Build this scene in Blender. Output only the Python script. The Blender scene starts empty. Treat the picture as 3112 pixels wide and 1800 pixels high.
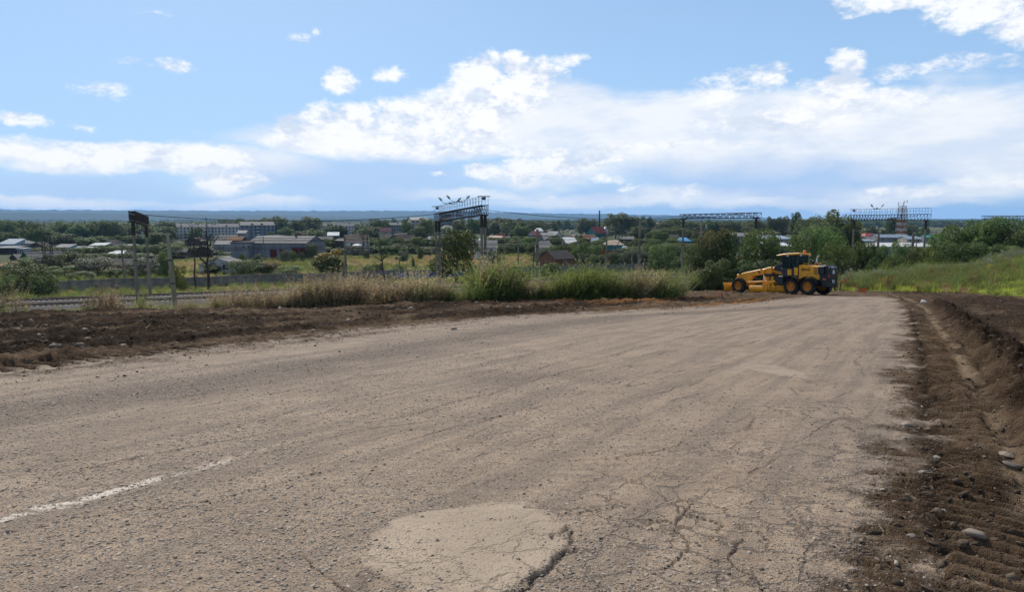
import bpy, math, random
import numpy as np
from mathutils import Vector, Matrix
R_ = math.radians
SC = bpy.context.scene
COL = SC.collection
FPX, CX, CY, PITCH, EYE = 2075.0, 1556.0, 900.0, math.atan(240.0/2075.0), 1.7
SUN_AZ, SUN_EL = R_(24), R_(42)          # sun stands ahead and to the left of the view

# ------------------------------------------------------------------ camera
cam = bpy.data.cameras.new('camera'); camo = bpy.data.objects.new('camera', cam); COL.objects.link(camo)
cam.sensor_width = 36; cam.lens = 36*FPX/3112; cam.clip_start = 0.1; cam.clip_end = 60000
camo.location = (0, 0, EYE); camo.rotation_euler = (R_(90)-PITCH, 0, 0)
SC.camera = camo
SC.view_settings.view_transform = 'Standard'; SC.view_settings.look = 'None'
SC.view_settings.exposure = 0.0; SC.view_settings.gamma = 1
SC.cycles.use_denoising = True
SC.cycles.max_bounces = 5; SC.cycles.diffuse_bounces = 3; SC.cycles.glossy_bounces = 3
SC.cycles.transmission_bounces = 4; SC.cycles.volume_bounces = 1; SC.cycles.transparent_max_bounces = 6

def ray(px, py):
    a = (px-CX)/FPX; b = -(py-CY)/FPX
    c, s = math.cos(PITCH), math.sin(PITCH)
    return (a, c + b*s, -s + b*c)
def at(px, py, y):
    "world point seen at pixel (px,py) of the photograph at forward distance y"
    d = ray(px, py); k = y/d[1]
    return Vector((d[0]*k, y, EYE + d[2]*k))

# ------------------------------------------------------------------ world: sky with clouds
class NG:
    def __init__(s, tree): s.t = tree
    def n(s, typ, **kw):
        nd = s.t.nodes.new(typ)
        for k, v in kw.items(): setattr(nd, k, v)
        return nd
    def put(s, sock, v):
        if isinstance(v, bpy.types.NodeSocket): s.t.links.new(v, sock)
        elif v is not None: sock.default_value = v
    def m(s, op, a, b=None, c=None, clamp=False):
        nd = s.n('ShaderNodeMath', operation=op, use_clamp=clamp)
        s.put(nd.inputs[0], a)
        if b is not None: s.put(nd.inputs[1], b)
        if c is not None: s.put(nd.inputs[2], c)
        return nd.outputs[0]
    def sm(s, x, a, b, t0=0.0, t1=1.0):
        nd = s.n('ShaderNodeMapRange', interpolation_type='SMOOTHSTEP')
        s.put(nd.inputs[0], x); nd.inputs[1].default_value = a; nd.inputs[2].default_value = b
        nd.inputs[3].default_value = t0; nd.inputs[4].default_value = t1
        return nd.outputs[0]
    def mix(s, f, a, b, mode='MIX'):
        nd = s.n('ShaderNodeMix', data_type='RGBA', blend_type=mode)
        s.put(nd.inputs[0], f)
        s.put(nd.inputs[6], a if isinstance(a, bpy.types.NodeSocket) else (*a, 1)[:4])
        s.put(nd.inputs[7], b if isinstance(b, bpy.types.NodeSocket) else (*b, 1)[:4])
        return nd.outputs[2]
    def noise(s, vec, scale, detail=4, rough=.55, dist=0.0, out=0):
        nd = s.n('ShaderNodeTexNoise'); s.put(nd.inputs['Vector'], vec)
        nd.inputs['Scale'].default_value = scale; nd.inputs['Detail'].default_value = detail
        nd.inputs['Roughness'].default_value = rough; nd.inputs['Distortion'].default_value = dist
        return nd.outputs[out]
    def comb(s, x, y, z=0.0):
        nd = s.n('ShaderNodeCombineXYZ'); s.put(nd.inputs[0], x); s.put(nd.inputs[1], y); s.put(nd.inputs[2], z)
        return nd.outputs[0]

W = bpy.data.worlds.new('World'); SC.world = W; W.use_nodes = True
wt = W.node_tree; wt.nodes.clear(); g = NG(wt)
W.cycles.sampling_method = 'MANUAL'; W.cycles.sample_map_resolution = 512
out = g.n('ShaderNodeOutputWorld'); bg = g.n('ShaderNodeBackground'); wt.links.new(bg.outputs[0], out.inputs[0])
sky = g.n('ShaderNodeTexSky', sky_type='NISHITA'); sky.sun_disc = False
sky.sun_elevation = SUN_EL; sky.sun_rotation = -SUN_AZ
sky.air_density = 1.0; sky.dust_density = 0.6; sky.ozone_density = 2.2; sky.altitude = 300
SKY_STRENGTH = 0.10
tc = g.n('ShaderNodeTexCoord'); sep = g.n('ShaderNodeSeparateXYZ'); wt.links.new(tc.outputs['Generated'], sep.inputs[0])
dx, dy, dz = sep.outputs
az = g.m('ARCTAN2', dx, dy); el = g.m('ARCSINE', dz)
elp = g.m('MAXIMUM', el, 0.0)
pv = g.comb(az, g.m('MULTIPLY', el, 1.6))
w1 = g.noise(pv, 9, 5, .6); w2 = g.noise(g.comb(g.m('ADD', az, 7.3), g.m('MULTIPLY', el, 1.6)), 9, 5, .6)
azw = g.m('ADD', az, g.m('MULTIPLY', g.m('SUBTRACT', w1, .5), .07))
elw = g.m('ADD', el, g.m('MULTIPLY', g.m('SUBTRACT', w2, .5), .045))
K = 3112/2520.0
def ell(px, py, rx, ry):
    d = ray(px*K, py*K); a0 = math.atan2(d[0], d[1]); e0 = math.atan2(d[2], math.hypot(d[0], d[1]))
    return a0, e0, rx*K/FPX*math.cos(a0)**2*1.05, ry*K/FPX*math.cos(a0)
def field(lst, A, E):
    acc = None
    for (px, py, rx, ry, wgt) in lst:
        a0, e0, ra, re = ell(px, py, rx, ry)
        vx = g.m('MULTIPLY_ADD', A, 1/ra, -a0/ra); vy = g.m('MULTIPLY_ADD', E, 1/re, -e0/re)
        q = g.m('MULTIPLY_ADD', vx, vx, g.m('MULTIPLY', vy, vy))
        v = g.m('MULTIPLY_ADD', q, -wgt, wgt)
        acc = v if acc is None else g.m('MAXIMUM', acc, v)
    return acc
veil = field([(1000, 345, 400, 50, 1), (260, 385, 330, 36, 1), (560, 395, 220, 44, .9), (1300, 290, 300, 80, 1), (1700, 300, 480, 75, 1),
              (2050, 290, 420, 70, 1), (2300, 330, 330, 120, 1), (1850, 370, 420, 65, 1), (1600, 350, 380, 60, .9), (560, 445, 100, 34, .8),
              (2250, 470, 330, 30, .6), (1700, 480, 200, 26, .6), (1350, 430, 200, 40, .6), (100, 498, 300, 16, .8), (600, 503, 240, 18, .8), (1500, 497, 320, 18, .8), (2000, 500, 380, 18, .8), (1150, 480, 200, 14, .5), (2440, 430, 150, 50, .8)], azw, elw)
rain = field([(900, 440, 330, 70, 1), (200, 455, 300, 40, .8), (1900, 440, 360, 60, 1), (1650, 420, 150, 40, .7), (2250, 430, 160, 35, .7), (1500, 480, 130, 35, .6)], azw, elw)
cumu = field([(1180, 195, 82, 58, 1.7), (1270, 165, 54, 44, 1.7), (1310, 190, 76, 54, 1.7), (1250, 235, 120, 52, 1.7), (1395, 146, 48, 20, .9), (1215, 140, 22, 20, .8),
              (835, 198, 44, 34, 1.5), (955, 182, 50, 17, .9), (1092, 235, 32, 12, .9), (735, 310, 50, 34, 1.5), (800, 295, 60, 38, 1.5), (870, 300, 66, 44, 1.5),
              (965, 280, 66, 48, 1.5), (1050, 290, 96, 54, 1.5), (1160, 280, 116, 74, 1.5), (1000, 352, 330, 30, 1.3), (250, 385, 300, 32, 1.3), (480, 392, 170, 36, 1.3),
              (1190, 422, 50, 22, 1.4), (1290, 415, 60, 36, 1.6), (1390, 405, 66, 38, 1.6), (1450, 395, 40, 26, 1.4), (1500, 438, 34, 14, .9), (1300, 373, 58, 16, .9), (1510, 390, 28, 13, .9),
              (560, 440, 84, 30, 1.3), (65, 302, 74, 20, .75), (213, 309, 46, 8, .45), (430, 158, 38, 15, .6), (330, 150, 52, 11, .4), (235, 222, 60, 16, .35), (733, 103, 32, 11, .5), (776, 91, 10, 8, .5), (390, 24, 32, 10, .35),
              (2080, 165, 46, 46, 1.7), (2050, 212, 80, 32, 1.6), (1880, 195, 70, 30, .9), (1790, 220, 110, 36, .8), (2200, 180, 70, 18, .4), (2380, 158, 180, 16, .4),
              (2200, -8, 140, 32, 1.6), (2400, 12, 118, 60, 1.6), (2492, 50, 80, 58, 1.6), (1950, 290, 260, 34, .9), (2130, 250, 200, 30, .9), (1600, 362, 190, 18, .9),
              (1685, 470, 45, 20, .7), (2160, 478, 60, 20, .7), (2450, 445, 90, 24, .8), (2260, 480, 90, 18, .7), (1085, 428, 20, 8, .8), (1550, 470, 30, 22, .6)], azw, elw)
fine = g.noise(pv, 26, 7, .62); soft = g.noise(g.comb(az, g.m('MULTIPLY', el, 3.5)), 9, 5, .55)
# generic clouds that carry on beyond the frame
far = g.m('MAXIMUM', g.sm(g.m('ABSOLUTE', az), .72, .95), g.sm(el, .34, .5))
gen = g.m('MULTIPLY', g.m('MULTIPLY_ADD', g.noise(g.comb(az, g.m('MULTIPLY', el, 2.2)), 3.2, 6, .6), 3.2, -1.75), far)
gen = g.m('SUBTRACT', gen, g.m('MULTIPLY_ADD', far, -4.0, 4.0))
low = g.sm(el, .0, .06)
veil_f = g.sm(g.m('MULTIPLY_ADD', soft, 1.5, g.m('SUBTRACT', g.m('MAXIMUM', veil, gen), .70)), -.25, .70)
rain_f = g.sm(g.m('MULTIPLY_ADD', soft, .6, g.m('SUBTRACT', rain, .3)), -.1, .9)
puff = g.m('SUBTRACT', 1.0, g.m('ABSOLUTE', g.m('MULTIPLY_ADD', g.noise(pv, 34, 4, .6), 4.0, -2.0)))
puff2 = g.noise(pv, 95, 5, .65)
body = g.m('MAXIMUM', cumu, gen)
dens = g.m('ADD', g.m('MULTIPLY_ADD', fine, 3.6, g.m('SUBTRACT', body, 1.9)), g.m('ADD', g.m('MULTIPLY', puff, .45), g.m('MULTIPLY_ADD', puff2, 1.7, -.85)))
cum_f = g.sm(dens, -.05, 1.55)
skyc = g.mix(1.0, sky.outputs[0], (SKY_STRENGTH, SKY_STRENGTH, SKY_STRENGTH, 1), 'MULTIPLY')
# pale summer haze toward the horizon is what the dusty air scatters
hz = g.sm(el, .0, .60, .80, .25)
skyc = g.mix(hz, skyc, (.40, .66, 1.02))
vs_ = g.sm(g.noise(g.comb(g.m('ADD', az, 3.1), g.m('MULTIPLY', el, 3.0)), 6.5, 5, .6), .40, .66)
vcol = g.mix(g.m('MULTIPLY', vs_, .85), (.99, 1.0, 1.02), (.72, .81, .96))
c1 = g.mix(g.m('MULTIPLY', veil_f, .90), skyc, vcol)
c1 = g.mix(g.m('MULTIPLY', rain_f, .62), c1, (.49, .64, .92))
pv2 = g.comb(g.m('ADD', az, -.012), g.m('ADD', g.m('MULTIPLY', el, 1.6), .026))
fine2 = g.noise(pv2, 26, 7, .62); puffb = g.noise(pv2, 95, 5, .65)
pv3 = g.comb(g.m('ADD', az, -.03), g.m('ADD', g.m('MULTIPLY', el, 1.6), .065))
rel = g.m('ADD', g.m('MULTIPLY', g.m('SUBTRACT', fine2, fine), 1.8), g.m('MULTIPLY', g.m('SUBTRACT', puffb, puff2), .5))
rel = g.m('MULTIPLY_ADD', g.m('SUBTRACT', g.noise(pv3, 12, 4, .55), g.noise(pv, 12, 4, .55)), 2.4, rel)
shade = g.sm(g.m('ADD', rel, g.m('MULTIPLY', soft, .5)), .10, .75)
cc = g.mix(shade, (1.06, 1.06, 1.06), (.70, .78, .92))
c2 = g.mix(g.m('MULTIPLY', cum_f, .93), c1, cc)
wt.links.new(c2, bg.inputs[0]); bg.inputs[1].default_value = 1.0

# ------------------------------------------------------------------ sun
sl = bpy.data.lights.new('sun', 'SUN'); so = bpy.data.objects.new('sun', sl); COL.objects.link(so)
sl.energy = 4.6; sl.angle = R_(.53); sl.color = (1, .945, .85)
sd = Vector((-math.sin(SUN_AZ)*math.cos(SUN_EL), math.cos(SUN_AZ)*math.cos(SUN_EL), math.sin(SUN_EL)))
so.rotation_euler = sd.to_track_quat('Z', 'Y').to_euler(); so.location = (0, 0, 50)

# ------------------------------------------------------------------ numpy noise and terrain
def vnoise(x, y, seed=0):
    xi = np.floor(x).astype(np.int64); yi = np.floor(y).astype(np.int64)
    fx = x-xi; fy = y-yi
    fx = fx*fx*fx*(fx*(fx*6-15)+10); fy = fy*fy*fy*(fy*(fy*6-15)+10)
    def h(i, j):
        v = (i*374761393 + j*668265263 + seed*974634777) & 0xffffffff
        v = ((v ^ (v >> 13))*1274126177) & 0xffffffff
        return ((v ^ (v >> 16)) & 0xffff)/65535.0
    return (h(xi, yi)*(1-fx)+h(xi+1, yi)*fx)*(1-fy)+(h(xi, yi+1)*(1-fx)+h(xi+1, yi+1)*fx)*fy
def fbm(x, y, scale, octv=4, seed=0, gain=.5):
    a, s, t, n = 1.0, scale, 0.0, 0.0
    for k in range(octv):
        t = t + a*(vnoise(x/s+17.3*k, y/s-9.1*k, seed+k)-.5); n += a; a *= gain; s *= .5
    return t/n*2
def sstep(x, a, b):
    t = np.clip((x-a)/(b-a), 0, 1); return t*t*(3-2*t)
def plane(y): return -0.084*np.clip(y, -40, 100)
DX, DY = .922, .387                       # railway direction
def tcoord(x, y): return -DY*x+DX*y
def scoord(x, y): return DX*x+DY*y
XL = ([-40, 0, 11.7, 13.8, 20, 27, 33.3, 41, 48, 60], [-40, -15.5, -8.6, -7.4, -4.6, -.4, 7.6, 15.0, 20, 27])
XT = ([-40, 0, 5.3, 9.66, 14, 20, 33.4, 45, 60], [-24, .55, 3.75, 6.35, 8.9, 12.3, 20, 26, 33])
XR_OFF = ([0, 5.3, 9.66, 14, 30, 60], [.74, .64, .58, .52, .5, .5])
def crest_t(s): return np.interp(s, [-70, -8, 5, 15, 26, 30, 37, 50, 90, 160], [33, 34, 34.6, 38.5, 37, 40, 56, 58, 52, 50])
def lowland(t, r):
    return np.interp(t, [30, 86, 89, 103.5, 107, 128, 148, 260, 640, 1000, 3000, 6000], [-9, -9, -8.85, -8.85, -9.1, -12, -12, -12.4, -19, -22, -30, -30])
def meadow_d(x, y):
    u = x/np.maximum(y, 1); yb = np.interp(u, [.30, .45, .52, .60, .67, .75, .95], [90, 69, 64, 60, 56, 45, 35])
    return np.maximum(0, y-yb)
def left_d(x, y): return (np.interp(y, *XL)-x)*.80
def right_q(x, y): return (x-np.interp(y, *XT))*.86
def upper(x, y):
    dl = left_d(x, y); q = right_q(x, y); s = scoord(x, y)
    h = plane(y) + .06*sstep(dl, .8, 5)*(1-sstep(s, 24, 34))
    h = h + .26*np.exp(-((q-1.05)/.36)**2)*sstep(y, -4, 3)*(1-sstep(y, 34, 40)) + .02*sstep(q, 1.2, 2.6)*sstep(y, 2, 12)
    return h + .112*meadow_d(x, y)
def hills(x, y, r):
    a = np.arctan2(x, y); px = CX+FPX*np.tan(np.clip(a, -1.2, 1.2))
    top2 = np.interp(px, [-2500, 0, 700, 1300, 1600, 2080, 2450, 3112, 5500], [636, 638, 641, 641, 647, 655, 672, 675, 668])
    top1 = np.interp(px, [-2500, 0, 500, 900, 1600, 2600, 3112, 5500], [647, 646, 650, 655, 672, 682, 680, 676])
    h2 = (660-top2)/FPX*np.cos(a)*12000+EYE; h1 = (660-top1)/FPX*np.cos(a)*7600+EYE
    jag = fbm(a*900, r*0, 6, 3, 5)*7
    z1 = -30+(h1+30+jag*.6)*sstep(r, 5600, 7600)*1.0
    z2 = (h2+jag-h1)*sstep(r, 8200, 12000)
    return np.where(r > 5200, z1+np.maximum(z2, -30*sstep(r, 8000, 9500)*0), -1e6)
def H(x, y):
    x = np.asarray(x, float); y = np.asarray(y, float)
    t = tcoord(x, y); s = scoord(x, y); r = np.hypot(x, y)
    dc = t-crest_t(s)
    lo = lowland(np.where(y < 0, 40, np.maximum(t, r*.35)), r)
    up = upper(x, y)
    bank = up-np.maximum(0, dc)*.5-.5*sstep(dc, 0, 2)*0
    z = np.where(dc > 0, np.maximum(lo, bank), up)
    z = np.where((y < -40) | (r > 120) & (dc > 0), np.where(dc > 0, lo, z), z)
    return np.maximum(z, np.where(r > 5200, hills(x, y, r), -1e6))
def Hs(x, y): return float(H(np.array([x]), np.array([y]))[0])
def ground(px, py, y0=2.0, y1=400):
    ys = np.geomspace(y0, y1, 3000); d = ray(px, py)
    xs = d[0]/d[1]*ys; zs = EYE+d[2]/d[1]*ys
    hh = H(xs, ys); hit = zs < hh
    i = int(np.argmax(hit)) if hit.any() else int(np.argmin(np.where(ys > 12, (zs-hh)/ys, 9)))
    return Vector((xs[i], ys[i], zs[i]))
# ------------------------------------------------------------------ materials
MATS = {}
def new_mat(name):
    m = bpy.data.materials.new(name); m.use_nodes = True; m.node_tree.nodes.clear()
    g = NG(m.node_tree); o = g.n('ShaderNodeOutputMaterial'); b = g.n('ShaderNodeBsdfPrincipled')
    m.node_tree.links.new(b.outputs[0], o.inputs[0]); return m, g, b, o
def objco(g): return g.n('ShaderNodeTexCoord').outputs['Object']
def geopos(g): return g.n('ShaderNodeNewGeometry').outputs['Position']
def mat(name, col, rough=.75, spec=.3, var=.25, scale=3.0, metal=0.0, bump=0.0, bscale=20.0, col2=None, objvar=.12, streak=False, dirt=0.0):
    if name in MATS: return MATS[name]
    m, g, b, o = new_mat(name); co = objco(g)
    if streak:
        mp = g.n('ShaderNodeMapping'); mp.inputs['Scale'].default_value = (1, 1, .15); g.put(mp.inputs[0], co); sv = mp.outputs[0]
    else: sv = co
    n = g.noise(sv, scale, 5, .62)
    c2 = col2 or tuple(max(0, c*(1-var*1.6)) for c in col); c1 = tuple(min(1, c*(1+var*.5)) for c in col)
    c = g.mix(g.sm(n, .3, .72), c2, c1)
    if dirt:
        c = g.mix(g.m('MULTIPLY', g.sm(g.noise(sv, scale*.37+.1, 6, .7), .5, .75), dirt), c, (.10, .085, .065))
    if objvar:
        r = g.n('ShaderNodeObjectInfo').outputs['Random']
        hsv = g.n('ShaderNodeHueSaturation'); g.put(hsv.inputs['Value'], g.m('MULTIPLY_ADD', r, 2*objvar, 1-objvar)); g.put(hsv.inputs['Color'], c); c = hsv.outputs[0]
    g.put(b.inputs['Base Color'], c)
    b.inputs['Roughness'].default_value = rough; b.inputs['Metallic'].default_value = metal; b.inputs['Specular IOR Level'].default_value = spec
    if bump:
        bn = g.n('ShaderNodeBump'); bn.inputs['Strength'].default_value = bump; bn.inputs['Distance'].default_value = .02
        g.put(bn.inputs['Height'], g.noise(co, bscale, 4, .6)); g.put(b.inputs['Normal'], bn.outputs[0])
    MATS[name] = m; return m
def leaf_mat(name, c_dark, c_light, tip=None, trans=.30, tiph=.55):
    if name in MATS: return MATS[name]
    m, g, b, o = new_mat(name)
    ge = g.n('ShaderNodeNewGeometry'); isl = ge.outputs['Random Per Island']
    rnd = g.n('ShaderNodeObjectInfo').outputs['Random']
    c = g.mix(isl, c_dark, c_light)
    if tip:
        sp = g.n('ShaderNodeSeparateXYZ'); g.put(sp.inputs[0], objco(g))
        f = g.sm(g.m('ADD', sp.outputs[2], g.m('MULTIPLY', g.noise(objco(g), 2.2, 3), 1.6)), tiph+1.3, tiph+1.9)
        c = g.mix(g.m('MULTIPLY', f, g.sm(isl, .25, .6)), c, tip)
    hsv = g.n('ShaderNodeHueSaturation'); g.put(hsv.inputs['Hue'], g.m('MULTIPLY_ADD', rnd, .05, .475)); g.put(hsv.inputs['Value'], g.m('MULTIPLY_ADD', rnd, .5, .75)); g.put(hsv.inputs['Color'], c)
    b.inputs['Roughness'].default_value = .6; b.inputs['Specular IOR Level'].default_value = .25
    g.put(b.inputs['Base Color'], hsv.outputs[0])
    tr = g.n('ShaderNodeBsdfTranslucent'); hs2 = g.n('ShaderNodeHueSaturation'); hs2.inputs['Value'].default_value = 1.5; hs2.inputs['Hue'].default_value = .485; g.put(hs2.inputs['Color'], hsv.outputs[0]); g.put(tr.inputs[0], hs2.outputs[0])
    mx = g.n('ShaderNodeMixShader'); mx.inputs[0].default_value = trans
    g.t.links.new(b.outputs[0], mx.inputs[1]); g.t.links.new(tr.outputs[0], mx.inputs[2]); g.t.links.new(mx.outputs[0], o.inputs[0])
    MATS[name] = m; return m

# ------------------------------------------------------------------ object helpers
def tag(o, label=None, cat=None, group=None, kind=None):
    if label: o['label'] = label
    if cat: o['category'] = cat
    if group: o['group'] = group
    if kind: o['kind'] = kind
    return o
def thing(name, label, cat, loc=(0, 0, 0), rz=0, group=None, rot=None, scale=None):
    o = bpy.data.objects.new(name, None); COL.objects.link(o); o.empty_display_size = .3
    o.location = loc; o.rotation_euler = rot or (0, 0, rz)
    if scale: o.scale = scale
    return tag(o, label, cat, group)
def link(name, me, parent=None, loc=None, rot=None, scale=None, m=None):
    o = bpy.data.objects.new(name, me); COL.objects.link(o)
    if parent is not None: o.parent = parent
    if loc is not None: o.location = loc
    if rot is not None: o.rotation_euler = rot
    if scale is not None: o.scale = scale
    if m is not None:
        if len(me.materials) == 0: me.materials.append(m)
    return o
class MB:
    def __init__(s): s.v = []; s.f = []
    def add(s, vs, fs):
        k = len(s.v); s.v += [tuple(v) for v in vs]; s.f += [tuple(i+k for i in f) for f in fs]; return s
    def box(s, c, d, mtx=None):
        x, y, z = d[0]/2, d[1]/2, d[2]/2
        vs = [Vector((sx*x, sy*y, sz*z)) for sx in (-1, 1) for sy in (-1, 1) for sz in (-1, 1)]
        if mtx is not None: vs = [mtx @ v for v in vs]
        c = Vector(c)
        return s.add([v+c for v in vs], [(0, 1, 3, 2), (4, 6, 7, 5), (0, 4, 5, 1), (2, 3, 7, 6), (0, 2, 6, 4), (1, 5, 7, 3)])
    def bar(s, a, b, w, h=None, up=(0, 0, 1)):
        a = Vector(a); b = Vector(b); h = h or w; d = b-a
        if d.length < 1e-6: return s
        X = d.normalized(); Y = Vector(up).cross(X)
        if Y.length < 1e-3: Y = Vector((1, 0, 0)).cross(X) if abs(X.x) < .9 else Vector((0, 1, 0)).cross(X)
        Y.normalize(); Z = X.cross(Y)
        return s.box((a+b)/2, (d.length, w, h), Matrix((X, Y, Z)).transposed())
    def cyl(s, a, b, r0, r1=None, n=10, cap=True):
        a = Vector(a); b = Vector(b); r1 = r0 if r1 is None else r1; d = (b-a)
        q = d.to_track_quat('Z', 'Y'); vs = []
        for p, r in ((a, r0), (b, r1)):
            for k in range(n):
                an = 2*math.pi*k/n; vs.append(p+q @ Vector((r*math.cos(an), r*math.sin(an), 0)))
        fs = [(k, (k+1) % n, n+(k+1) % n, n+k) for k in range(n)]
        if cap: fs += [tuple(range(n-1, -1, -1)), tuple(range(n, 2*n))]
        return s.add(vs, fs)
    def tube(s, pts, rad, n=6):
        if not hasattr(rad, '__len__'): rad = [rad]*len(pts)
        for i in range(len(pts)-1): s.cyl(pts[i], pts[i+1], rad[i], rad[i+1], n, True)
        return s
    def prism(s, poly, y0, y1, axis='y'):
        "polygon in (x,z) extruded along y"
        n = len(poly)
        if axis == 'y': vs = [(p[0], y0, p[1]) for p in poly]+[(p[0], y1, p[1]) for p in poly]
        else: vs = [(y0, p[0], p[1]) for p in poly]+[(y1, p[0], p[1]) for p in poly]
        fs = [(i, (i+1) % n, n+(i+1) % n, n+i) for i in range(n)]+[tuple(range(n-1, -1, -1)), tuple(range(n, 2*n))]
        return s.add(vs, fs)
    def lathe(s, prof, n=24, axis='y', c=(0, 0, 0)):
        vs = []
        for (r, h) in prof:
            for k in range(n):
                an = 2*math.pi*k/n; x, z = r*math.cos(an), r*math.sin(an)
                vs.append((c[0]+x, c[1]+h, c[2]+z) if axis == 'y' else (c[0]+x, c[1]+z, c[2]+h))
        fs = [(i*n+k, i*n+(k+1) % n, (i+1)*n+(k+1) % n, (i+1)*n+k) for i in range(len(prof)-1) for k in range(n)]
        fs += [tuple(range(n)), tuple(range((len(prof)-1)*n, len(prof)*n))]
        return s.add(vs, fs)
    def mesh(s, name, m=None, smooth=False, bevel=0):
        me = bpy.data.meshes.new(name); me.from_pydata(s.v, [], s.f)
        import bmesh
        bm = bmesh.new(); bm.from_mesh(me)
        bmesh.ops.recalc_face_normals(bm, faces=bm.faces)
        if bevel: bmesh.ops.bevel(bm, geom=[e for e in bm.edges], offset=bevel, segments=1, affect='EDGES', clamp_overlap=True)
        bm.to_mesh(me); bm.free()
        if m: me.materials.append(m)
        if smooth: me.polygons.foreach_set('use_smooth', [True]*len(me.polygons))
        me.update(); return me
    def build(s, name, m, parent=None, smooth=False, bevel=0, **kw): return link(name, s.mesh(name, m, smooth, bevel), parent, **kw)
def fast_mesh(name, V, F, m=None, smooth=False):
    "V (n,3), F (k,3|4) numpy"
    me = bpy.data.meshes.new(name); V = np.asarray(V, np.float32); F = np.asarray(F, np.int32); k = F.shape[1]
    me.vertices.add(len(V)); me.vertices.foreach_set('co', V.ravel())
    me.loops.add(F.size); me.loops.foreach_set('vertex_index', F.ravel())
    me.polygons.add(len(F)); me.polygons.foreach_set('loop_start', np.arange(0, F.size, k, dtype=np.int32))
    try: me.polygons.foreach_set('loop_total', np.full(len(F), k, np.int32))
    except Exception: pass
    if smooth: me.polygons.foreach_set('use_smooth', np.ones(len(F), bool))
    me.update(calc_edges=True)
    if m: me.materials.append(m)
    return me
_tx = {}
def text_mesh(s, size, m, bold=0.0):
    c = bpy.data.curves.new('lettering', 'FONT'); c.body = s; c.size = size; c.align_x = 'CENTER'; c.align_y = 'CENTER'; c.extrude = .004; c.offset = bold
    o = bpy.data.objects.new('lettering', c); COL.objects.link(o)
    bpy.context.view_layer.update()
    me = bpy.data.meshes.new_from_object(o.evaluated_get(bpy.context.evaluated_depsgraph_get()))
    bpy.data.objects.remove(o); me.materials.clear(); me.materials.append(m); return me
_gn = {}
def scatter(name, P, rot, scl, idx, protos, label, cat, m=None):
    "a stuff object: prototypes instanced on points"
    key = name
    c = bpy.data.collections.new('source_'+name)
    for o in protos: c.objects.link(o)
    me = bpy.data.meshes.new(name); n = len(P); me.vertices.add(n); me.vertices.foreach_set('co', np.asarray(P, np.float32).ravel())
    a = me.attributes.new('rot', 'FLOAT_VECTOR', 'POINT'); a.data.foreach_set('vector', np.asarray(rot, np.float32).ravel())
    a = me.attributes.new('scl', 'FLOAT_VECTOR', 'POINT'); sc = np.asarray(scl, np.float32)
    if sc.ndim == 1: sc = np.repeat(sc[:, None], 3, 1)
    a.data.foreach_set('vector', sc.ravel())
    a = me.attributes.new('idx', 'INT', 'POINT'); a.data.foreach_set('value', np.asarray(idx, np.int32))
    o = bpy.data.objects.new(name, me); COL.objects.link(o)
    t = bpy.data.node_groups.new('scatter_'+name, 'GeometryNodeTree')
    t.interface.new_socket('Geometry', in_out='INPUT', socket_type='NodeSocketGeometry'); t.interface.new_socket('Geometry', in_out='OUTPUT', socket_type='NodeSocketGeometry')
    N = t.nodes.new; L = t.links.new
    gi = N('NodeGroupInput'); go = N('NodeGroupOutput'); mp = N('GeometryNodeMeshToPoints'); ip = N('GeometryNodeInstanceOnPoints'); ci = N('GeometryNodeCollectionInfo')
    ci.inputs['Collection'].default_value = c; ci.inputs['Separate Children'].default_value = True; ci.inputs['Reset Children'].default_value = True
    def na(nm, ty):
        q = N('GeometryNodeInputNamedAttribute'); q.data_type = ty; q.inputs[0].default_value = nm; return q.outputs[0]
    er = N('FunctionNodeEulerToRotation'); L(na('rot', 'FLOAT_VECTOR'), er.inputs[0])
    L(gi.outputs[0], mp.inputs[0]); L(mp.outputs[0], ip.inputs['Points']); L(ci.outputs[0], ip.inputs['Instance'])
    ip.inputs['Pick Instance'].default_value = True
    L(na('idx', 'INT'), ip.inputs['Instance Index']); L(er.outputs[0], ip.inputs['Rotation']); L(na('scl', 'FLOAT_VECTOR'), ip.inputs['Scale']); L(ip.outputs[0], go.inputs[0])
    md = o.modifiers.new('scatter', 'NODES'); md.node_group = t
    return tag(o, label, cat, None, 'stuff')
def proto(name, me): return bpy.data.objects.new(name, me)

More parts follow.
